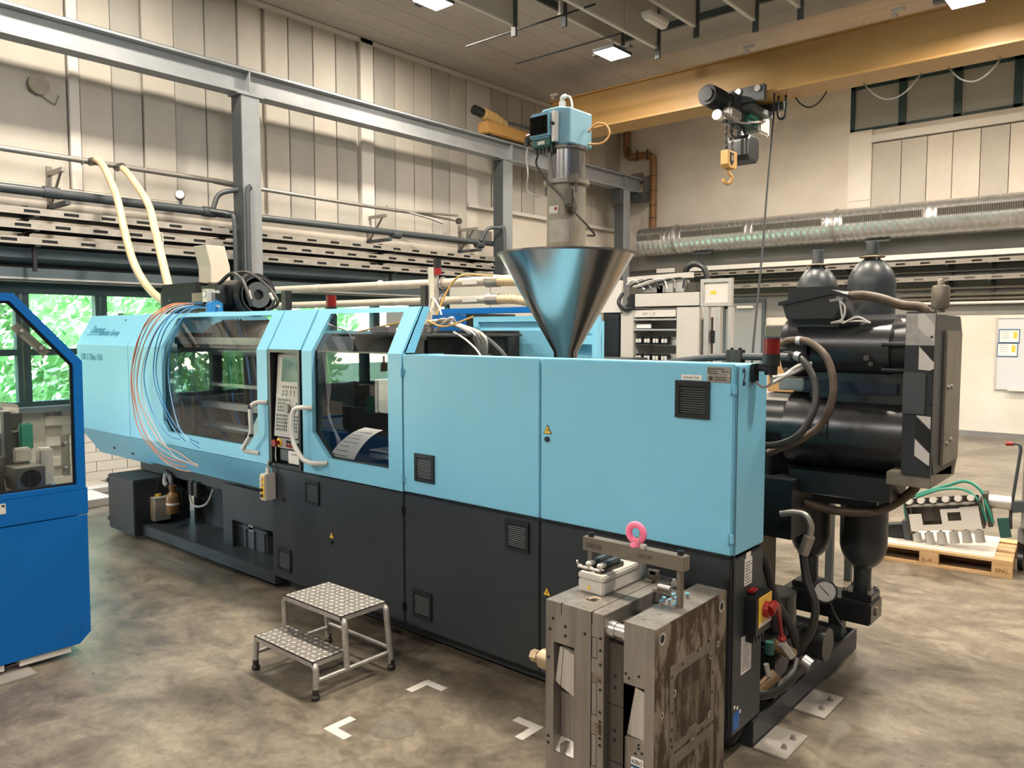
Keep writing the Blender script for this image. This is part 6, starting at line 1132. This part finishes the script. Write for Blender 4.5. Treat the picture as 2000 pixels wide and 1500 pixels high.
B().box(-7.2, -1.6, 2.19, BX - .05, -1.5, 2.215).o('roof_rail', m_blue, bm_)
B().box(-5.2, .2, 1.0, -6.9, 1.8, 1.01).o('machine_table', m_beamd, bm_)
B().cyl((-5.45, 1.30, .93), (-5.5, 1.30, 1.12), .26, 32).o('rotary_disc', m_black, bm_)
sq = bx('bearing_block', m_galv, bm_, -5.5, 1.58, 1.03, -5.30, 1.74, 1.17, .004); B().lathe([(.055, 0), (.055, .002), (.035, .002), (.035, -.0)], (-5.298, 1.66, 1.10), 'X', 24).lathe([(0, .0015), (.05, .0015)], (-5.298, 1.66, 1.10), 'X', 20).o('bore', m_dark, sq)
B().box(-5.6, 1.35, 1.03, -5.4, 1.52, 1.12, .006).box(-5.7, 1.5, 1.1, -5.5, 1.58, 1.22, .006).box(-5.75, 1.2, 1.05, -5.6, 1.45, 1.20, .004).o('fixture_block', m_galv, bm_)
B().obox((-5.95, 1.62, 1.32), (.005, .13, .15), Matrix.Rotation(.2, 3, 'Z')).o('instruction_card', m_paper, bm_); B().box(-5.9, 1.78, 1.2, -5.86, 1.86, 1.38, .01).o('green_tag', m_green, bm_)
B().cyl((-6.2, 1.75, 1.42), (-6.2, 2.2 - .35, 1.40), .09, 20).box(-6.5, 1.5, 1.3, -6.1, 1.88, 1.46, .03).o('spindle_motor', m_mildk, bm_); B().box(-5.5, 1.75, 1.02, -5.42, 1.83, 1.26, .01).box(-5.52, 1.62, 1.18, -5.46, 1.72, 1.27, .01).o('clamp_block', m_panelg, bm_)
for k in range(5): bx('tool_block', [m_galv, m_mildk, m_panelg][k % 3], bm_, -5.9 + .07 * k, 1.15 + .09 * k, 1.02, -5.84 + .07 * k, 1.22 + .09 * k, 1.10 + .03 * (k % 3), .004)
B().cyl((-6.0, 1.55, 1.6), (-6.0, 1.55, 1.68), .035, 14).cyl((-6.0, 1.55, 1.68), (-6.0, 1.55, 1.75), .012, 10).o('glue_bottle', m_canb, bm_)
B().tube([(-5.8, 1.35, 1.28), (-5.6, 1.42, 1.42), (-5.55, 1.40, 1.30), (-5.7, 1.33, 1.22), (-5.75, 1.4, 1.35)], .035, 10, 6).o('hose_coil', m_old, bm_)
bx('instruction_card', m_paper, bm_, -6.2, 1.75, 1.2, -6.19, 2.0, 1.45) if False else None
B().box(-5.55, 1.58, 1.2, -5.48, 1.62, 1.5, .003).o('upright_bar', m_beamd, bm_); B().box(-6.3, 1.5, 1.02, -5.9, 1.85, 1.32, .02).o('drive_unit', m_mildk, bm_)
lbq = bx('type_label', m_trim, bm_, BX, 1.38, .95, BX + .002, 1.46, 1.01); bx('label_mark', m_ink, lbq, BX + .002, 1.44, .99, BX + .003, 1.455, 1.003)

# white boards on the floor behind the blue machine
bx('floor_board', m_baff, None, -9.9, 3.2, .0, -9.3, 3.75, .09, .006, label='white flat board lying on the floor between the two machines, the nearer one', cat='board')
bx('floor_board', m_baff, None, -10.6, 3.4, .0, -10.05, 4.1, .07, .006, label='white flat board on the floor under the block wall', cat='board')

# ================= MIDDLE GROUND MACHINES =================
lm = thing('rear_machine', 'second light blue machine with royal blue top bar behind the large one', 'machine', (-6, 6.8, 0))
B().ring([(-6.30, 0.2), (-4.55, 0.2), (-4.55, 2.16), (-6.30, 2.16)], [(-6.22, .3), (-4.62, .3), (-4.62, 2.10), (-6.22, 2.10)], lambda a, b: (a, 6.62, b), (0, .06, 0)).o('front_frame', m_sky, lm)
bx('frame_panel', m_sky, lm, -6.22, 6.66, 1.98, -4.62, 6.68, 2.10); B().box(-6.22, 6.62, 1.86, -4.62, 6.66, 1.95).o('frame_rail', m_sky, lm); bx('inner_panel', m_sky, lm, -6.10, 6.80, 1.4, -4.62, 6.84, 2.1)
bx('display_strip', m_panelg, lm, -6.15, 6.60, 1.72, -5.2, 6.64, 1.82); bx('lower_body', m_anth, lm, -6.3, 6.68, 0, -4.55, 7.6, 1.7)
bx('top_bar', m_blue, lm, -6.95, 6.45, 2.19, -5.0, 6.5, 2.255, .004)
cbk = bx('connector_cabinet', m_dark, lm, -7.15, 6.62, 0, -6.32, 7.4, 2.2)
for k in range(3): bx('plug', m_galv, lm, -6.82 + k * .15, 6.5, 1.98, -6.70 + k * .15, 6.62, 2.2, .01); cy('plug_cable', m_black, lm, (-6.76 + k * .15, 6.56, 1.98), (-6.76 + k * .15, 6.56, 1.5), .022, 8)
for k in range(2): bx('plug', m_galv, lm, -6.78 + k * .2, 6.5, 1.70, -6.66 + k * .2, 6.62, 1.92, .01)
bx('blue_unit', m_blue, lm, -7.0, 6.4, 1.95, -6.85, 6.5, 2.15, .005)
wc0 = thing('storage_cabinet', 'plain light grey cabinet far behind, left of the steel hopper', 'cabinet', (-8.5, 9.4, 0))
bx('body', m_panelg, wc0, -9.15, 9.05, 0, -7.3, 9.7, 2.77, .01); bx('cabinet_door', m_panelg, wc0, -9.12, 9.03, .1, -8.23, 9.05, 2.74, .004); bx('cabinet_door', m_panelg, wc0, -8.21, 9.03, .1, -7.33, 9.05, 2.74, .004)
WX = 8.0
wc = thing('control_rack', 'open white control rack with relays on shelves and a tray of wiring on top', 'rack', (-4.6, 8.3, 0))
bx('side_post', m_panelg, wc, -5.17, WX, 0, -4.99, WX + .5, 2.26, .008); bx('side_post', m_panelg, wc, -4.42, WX, 0, -4.13, WX + .5, 2.27, .008)
bx('back_plate', m_panelg, wc, -5.0, WX + .42, 0, -4.4, WX + .45, 2.2); bx('top_beam', m_panelg, wc, -4.96, WX - .02, 2.28, -4.13, WX + .02, 2.43, .004)
bx('wiring_tray', m_dark, wc, -5.1, WX, 2.28, -4.13, WX + .6, 2.31)
bx('shelf', m_alu, wc, -4.99, WX, 2.12, -4.42, WX + .4, 2.14); bx('shelf', m_alu, wc, -4.99, WX, 2.0, -4.42, WX + .4, 2.02); bx('number_plate', m_trim, wc, -4.99, WX + .02, 2.16, -4.44, WX + .03, 2.24)
for k, c in enumerate('5M 110'): text(c, .05, (-4.88 + k * .03, WX + .018, 2.18), (1, 0, 0), (0, 0, 1), m_inkg, wc) if c != ' ' else None
bx('card', m_paper, wc, -4.98, WX + .05, 2.03, -4.78, WX + .06, 2.08)
for r in range(3):
    z = 1.86 - r * .2; bx('din_rail', m_alu, wc, -4.99, WX + .1, z - .03, -4.42, WX + .12, z + .07)
    for k in range(4):
        rl = bx('relay', m_black, wc, -4.97 + k * .115, WX + .02, z - .02, -4.88 + k * .115, WX + .1, z + .07, .008); B().box(-4.96 + k * .115, WX + .01, z, -4.93 + k * .115, WX + .02, z + .045).box(-4.92 + k * .115, WX + .01, z, -4.89 + k * .115, WX + .02, z + .045).o('relay_face', m_trim, rl)
for k, (a, c, d, e, mm) in enumerate([(-5.12, 2.31, .28, .1, m_mildk), (-4.9, 2.44, .3, .09, m_inkg), (-4.72, 2.44, .09, .16, m_panelg), (-4.60, 2.44, .1, .14, m_alu), (-4.47, 2.44, .11, .14, m_alu), (-4.33, 2.44, .12, .1, m_mildk)]):
    bx('terminal_block', mm, wc, a, WX + .06, c, a + d, WX + .2, c + e, .006)
B().obox((-4.70, WX + .1, 2.62), (.42, .04, .03), Matrix.Rotation(math.radians(-1.5), 3, 'Y')).o('cable_duct', m_panelg, wc)
for k in range(6): tb('wiring', [m_trim, m_inkg, m_black][k % 3], wc, [(-5.1 + k * .03, WX + .02, 2.55 - .01 * k), (-5.0 + k * .12, WX + .03, 2.60), (-4.85 + k * .1, WX + .02, 2.48)], .010, 6, 5)
tb('cable_bundle', m_black, wc, [(-5.14, WX, 2.45), (-5.17, WX - .05, 2.34), (-5.08, WX - .05, 2.25), (-4.98, WX, 2.28)], .022, 8, 6); bx('dark_socket', m_black, wc, -5.03, WX - .025, 2.29, -4.96, WX + .02, 2.43)
B().tube([(-4.48, WX + .3, 2.62 + .25 * math.sin(0)), (-4.46, WX + .3, 2.72), (-4.36, WX + .3, 2.77), (-4.24, WX + .3, 2.72), (-4.19, WX + .3, 2.58), (-4.17, WX + .3, 2.42)], .035, 8, 6).o('cable_chain', m_black, wc)
B().box(-4.62, WX + .3, 2.6, -4.45, WX + .36, 2.76, .01).o('bracket_block', m_mildk, wc)
m_leg = bx('frame_post', m_alu, wc, -4.08, WX, 0, -4.02, WX + .06, 2.26); bx('frame_post', m_alu, wc, -3.94, WX, 0, -3.88, WX + .06, 2.26); bx('frame_post', m_alu, wc, -3.79, WX, 0, -3.75, WX + .06, 2.26)
B().ring([(-4.12, 2.27), (-3.75, 2.27), (-3.75, 2.57), (-4.12, 2.57)], [(-4.08, 2.31), (-3.79, 2.31), (-3.79, 2.53), (-4.08, 2.53)], lambda a, b: (a, WX - .01, b), (0, .05, 0)).o('notice_frame', m_alu, wc)
nb = bx('notice_board', m_trim, wc, -4.08, WX + .01, 2.31, -3.79, WX + .02, 2.53); bx('orange_note', m_yell, nb, -4.01, WX + .007, 2.40, -3.94, WX + .01, 2.44)
bx('side_unit', m_black, wc, -4.11, WX + .05, 1.3, -4.06, WX + .2, 2.15); bx('side_unit', m_black, wc, -4.06, WX + .05, 1.86, -3.97, WX + .2, 2.0)
bk = thing('black_cabinet', 'narrow black cabinet between the steel hopper and the white rack', 'cabinet', (-5.3, 8.4, 0)); bx('body', m_blackm, bk, -5.42, WX, 0, -5.19, WX + .6, 2.22, .006); B().box(-5.45, WX - .02, 2.22, -5.15, WX + .02, 2.6).o('light_panel', m_trim, bk)
for (x0, x1, y, z0, z1, lab) in [(-2.62, -2.32, 6.1, 1.62, 1.78, 'x')]:
    t = thing('cardboard_boxes', 'brown cardboard boxes on a bench behind the injection end', 'boxes', (-2.45, 6.2, 0))
    bx('cardboard_box', mat('cardboard', (0.42, 0.25, 0.10), 0.8), t, -2.50, 6.0, 1.52, -2.2, 6.3, 1.77, .004); bx('cardboard_box', m_panelg, t, -2.6, 6.02, 1.30, -2.30, 6.3, 1.51, .004); bx('bench', m_beamd, t, -2.9, 5.9, 1.22, -1.9, 6.5, 1.29); bx('bench_leg', m_beamd, t, -2.85, 5.95, 0, -2.8, 6.0, 1.22); bx('bench_leg', m_beamd, t, -2.0, 5.95, 0, -1.95, 6.0, 1.22); bx('bench_leg', m_beamd, t, -2.85, 6.4, 0, -2.8, 6.45, 1.22); bx('bench_leg', m_beamd, t, -2.0, 6.4, 0, -1.95, 6.45, 1.22)

# ================= PALLET WITH GRIPPER HEAD =================
PO = Vector((-.98, 7.31, 0)); PR = Matrix.Rotation(math.radians(5.5), 3, 'Z')
def PT(p): return PO + PR @ Vector(p)
class PB(B):
    def bx_(s, x0, y0, z0, x1, y1, z1):
        c = Vector(((x0 + x1) / 2, (y0 + y1) / 2, (z0 + z1) / 2)); return s.obox(PT(c), (abs(x1 - x0) / 2, abs(y1 - y0) / 2, abs(z1 - z0) / 2), PR)
pal = thing('wooden_pallet', 'wooden euro pallet covered with a white sheet on the floor at the right', 'pallet', tuple(PT((-.6, .4, 0))))
for y0 in (0, .165, .327, .49, .655): PB().bx_(-1.2, y0, .122, 0, y0 + .145 if y0 in (0, .655, .327) else y0 + .10, .144).o('top_board', m_wood, pal)
for x0 in (-1.2, -.6725, -.145): PB().bx_(x0, 0, .1, x0 + .145, .8, .122).o('cross_board', m_wood, pal)
for y0 in (0, .35, .7):
    PB().bx_(-1.2, y0, 0, 0, y0 + .1, .022).o('bottom_board', m_wood, pal)
    for x0 in (-1.2, -.6725, -.145): PB().bx_(x0, y0, .022, x0 + .145, y0 + .1, .1).o('block', m_wood, pal)
text('EPAL', .045, PT((-.12, -.001, .04)), PR @ Vector((1, 0, 0)), (0, 0, 1), mat('burnt_brand', (0.22, 0.11, 0.04), 0.8), pal); text('EUR', .045, PT((-.655, -.001, .04)), PR @ Vector((1, 0, 0)), (0, 0, 1), bpy.data.materials['burnt_brand'], pal)
o_ = PB().bx_(-1.18, .03, .1445, -.13, .79, .152).o('sheet_board', m_board, None, label='white sheet board lying on the wooden pallet', cat='board')
gh = thing('gripper_head', 'silver robot gripper head with two rows of six cups lying on the pallet', 'gripper', tuple(PT((-.6, .3, .152))))
TR = Matrix.Rotation(math.radians(5.5), 3, 'Z') @ Matrix.Rotation(math.radians(-11), 3, 'Y'); TC = PT((-.52, .28, .41))
def G(x, y, z): return TC + TR @ Vector((x, y, z))
def gbox(nm, mm, x0, y0, z0, x1, y1, z1, par=None): return B().obox(G((x0 + x1) / 2, (y0 + y1) / 2, (z0 + z1) / 2), ((x1 - x0) / 2, (y1 - y0) / 2, (z1 - z0) / 2), TR).o(nm, mm, par or gh)
fp1 = B(); 
for (x0, z0, x1, z1) in [(-.27, -.12, .27, -.07), (-.27, -.07, -.17, .03), (-.02, -.07, .03, .06), (.03, .03, .13, .06), (.13, -.07, .27, .07), (.03, -.07, .13, -.045)]: fp1.obox(G((x0 + x1) / 2, -.10, (z0 + z1) / 2), ((x1 - x0) / 2, .006, (z1 - z0) / 2), TR)
fp1.o('front_plate', m_trim, gh); gbox('top_rail', m_alu, -.27, -.12, .095, .25, -.09, .11); gbox('rear_plate', m_mildk, -.27, .05, -.12, .27, .07, .14); gbox('side_plate', m_mildk, -.29, -.11, -.15, -.275, .1, .15); gbox('side_plate', m_mildk, .275, -.11, -.12, .29, .1, .12); gbox('core_block', m_mildk, -.2, -.08, -.04, .2, .04, .08)
for k in range(6):
    x = -.245 + k * .095; B().cyl(G(x, -.05, .13), G(x, -.14, .15), .028, 14).o('upper_cup', m_alu, gh); B().cyl(G(x, -.145, .151), G(x, -.14, .15), .026, 14).o('cup_face', m_trim, gh)
    B().tube([G(x + .01, -.09, -.10), G(x + .01, -.09, -.135), G(x + .01, -.09, -.14), G(x + .01, -.09, -.235)], .03, 14, rr=[.01, .012, .034, .038]).o('lower_cup', m_alu, gh); gbox('upper_block', m_mildk, x - .02, -.09, .10, x + .03, -.02, .14)
tb('green_cable', m_green, gh, [G(-.32, .05, -.05), G(-.3, .05, .12), G(-.15, .03, .19), G(.05, .02, .24), G(.2, 0, .27), G(.3, -.02, .19), G(.33, -.05, .05), G(.35, -.05, -.08)], .014, 8, 6); tb('green_cable', m_green, gh, [G(-.2, 0, .16), G(0, -.04, .22), G(.18, -.06, .21), G(.27, -.08, .12), G(.31, -.08, -.06)], .012, 8, 6)
B().cyl(G(.34, .05, .08), G(.5, .05, .05), .06, 20).o('swivel_motor', m_alu, gh); gbox('motor_plate', m_mildk, .31, -.05, -.12, .345, .12, .16); gbox('arm', m_beamd, .5, .0, -.02, .66, .08, .07)
gbox('hook_plate', m_dgreen, .38, -.02, -.22, .46, .02, -.06); gbox('dark_box', m_black, -.52, -.06, -.18, -.33, .06, -.06); gbox('dark_bracket', m_beamd, -.34, -.08, -.2, -.29, .02, -.03)
gbox('stand_foot', m_mildk, -.3, -.06, -.26, -.25, .06, -.15)
# small cart with bent red grip handle
ct = thing('waste_cart', 'cart with a bent steel handle and red grip at the right picture edge', 'cart', (-.85, 7.9, 0))
tb('push_handle', m_beamd, ct, [(-1.055, 7.6, 1.062), (-1.02, 7.6, 1.064), (-1.0, 7.6, 1.03), (-1.01, 7.6, .9), (-1.05, 7.62, .50), (-1.05, 7.64, .34)], .013, 10, 5)
cy('red_grip', m_red, ct, (-1.105, 7.6, 1.058), (-1.05, 7.6, 1.062), .018, 12)
B().lathe([(0, .34), (.17, .34), (.19, .36), (.19, .9), (.185, .9), (.18, .36)], (-.80, 7.72, 0), 'Z', 28).o('drum', mat('brownish_drum', (0.22, 0.17, 0.12), 0.45, 0.4), ct); B().cyl((-.8, 7.72, .24), (-.8, 7.72, .34), .21, 24).o('drum_base', m_mildk, ct)
for (x, y) in ((-.97, 7.68), (-.66, 7.68), (-.8, 7.9)): B().cyl((x - .02, y, .08), (x + .02, y, .08), .08, 16).box(x - .03, y - .02, .08, x + .03, y + .02, .25).o('castor', m_black, ct)
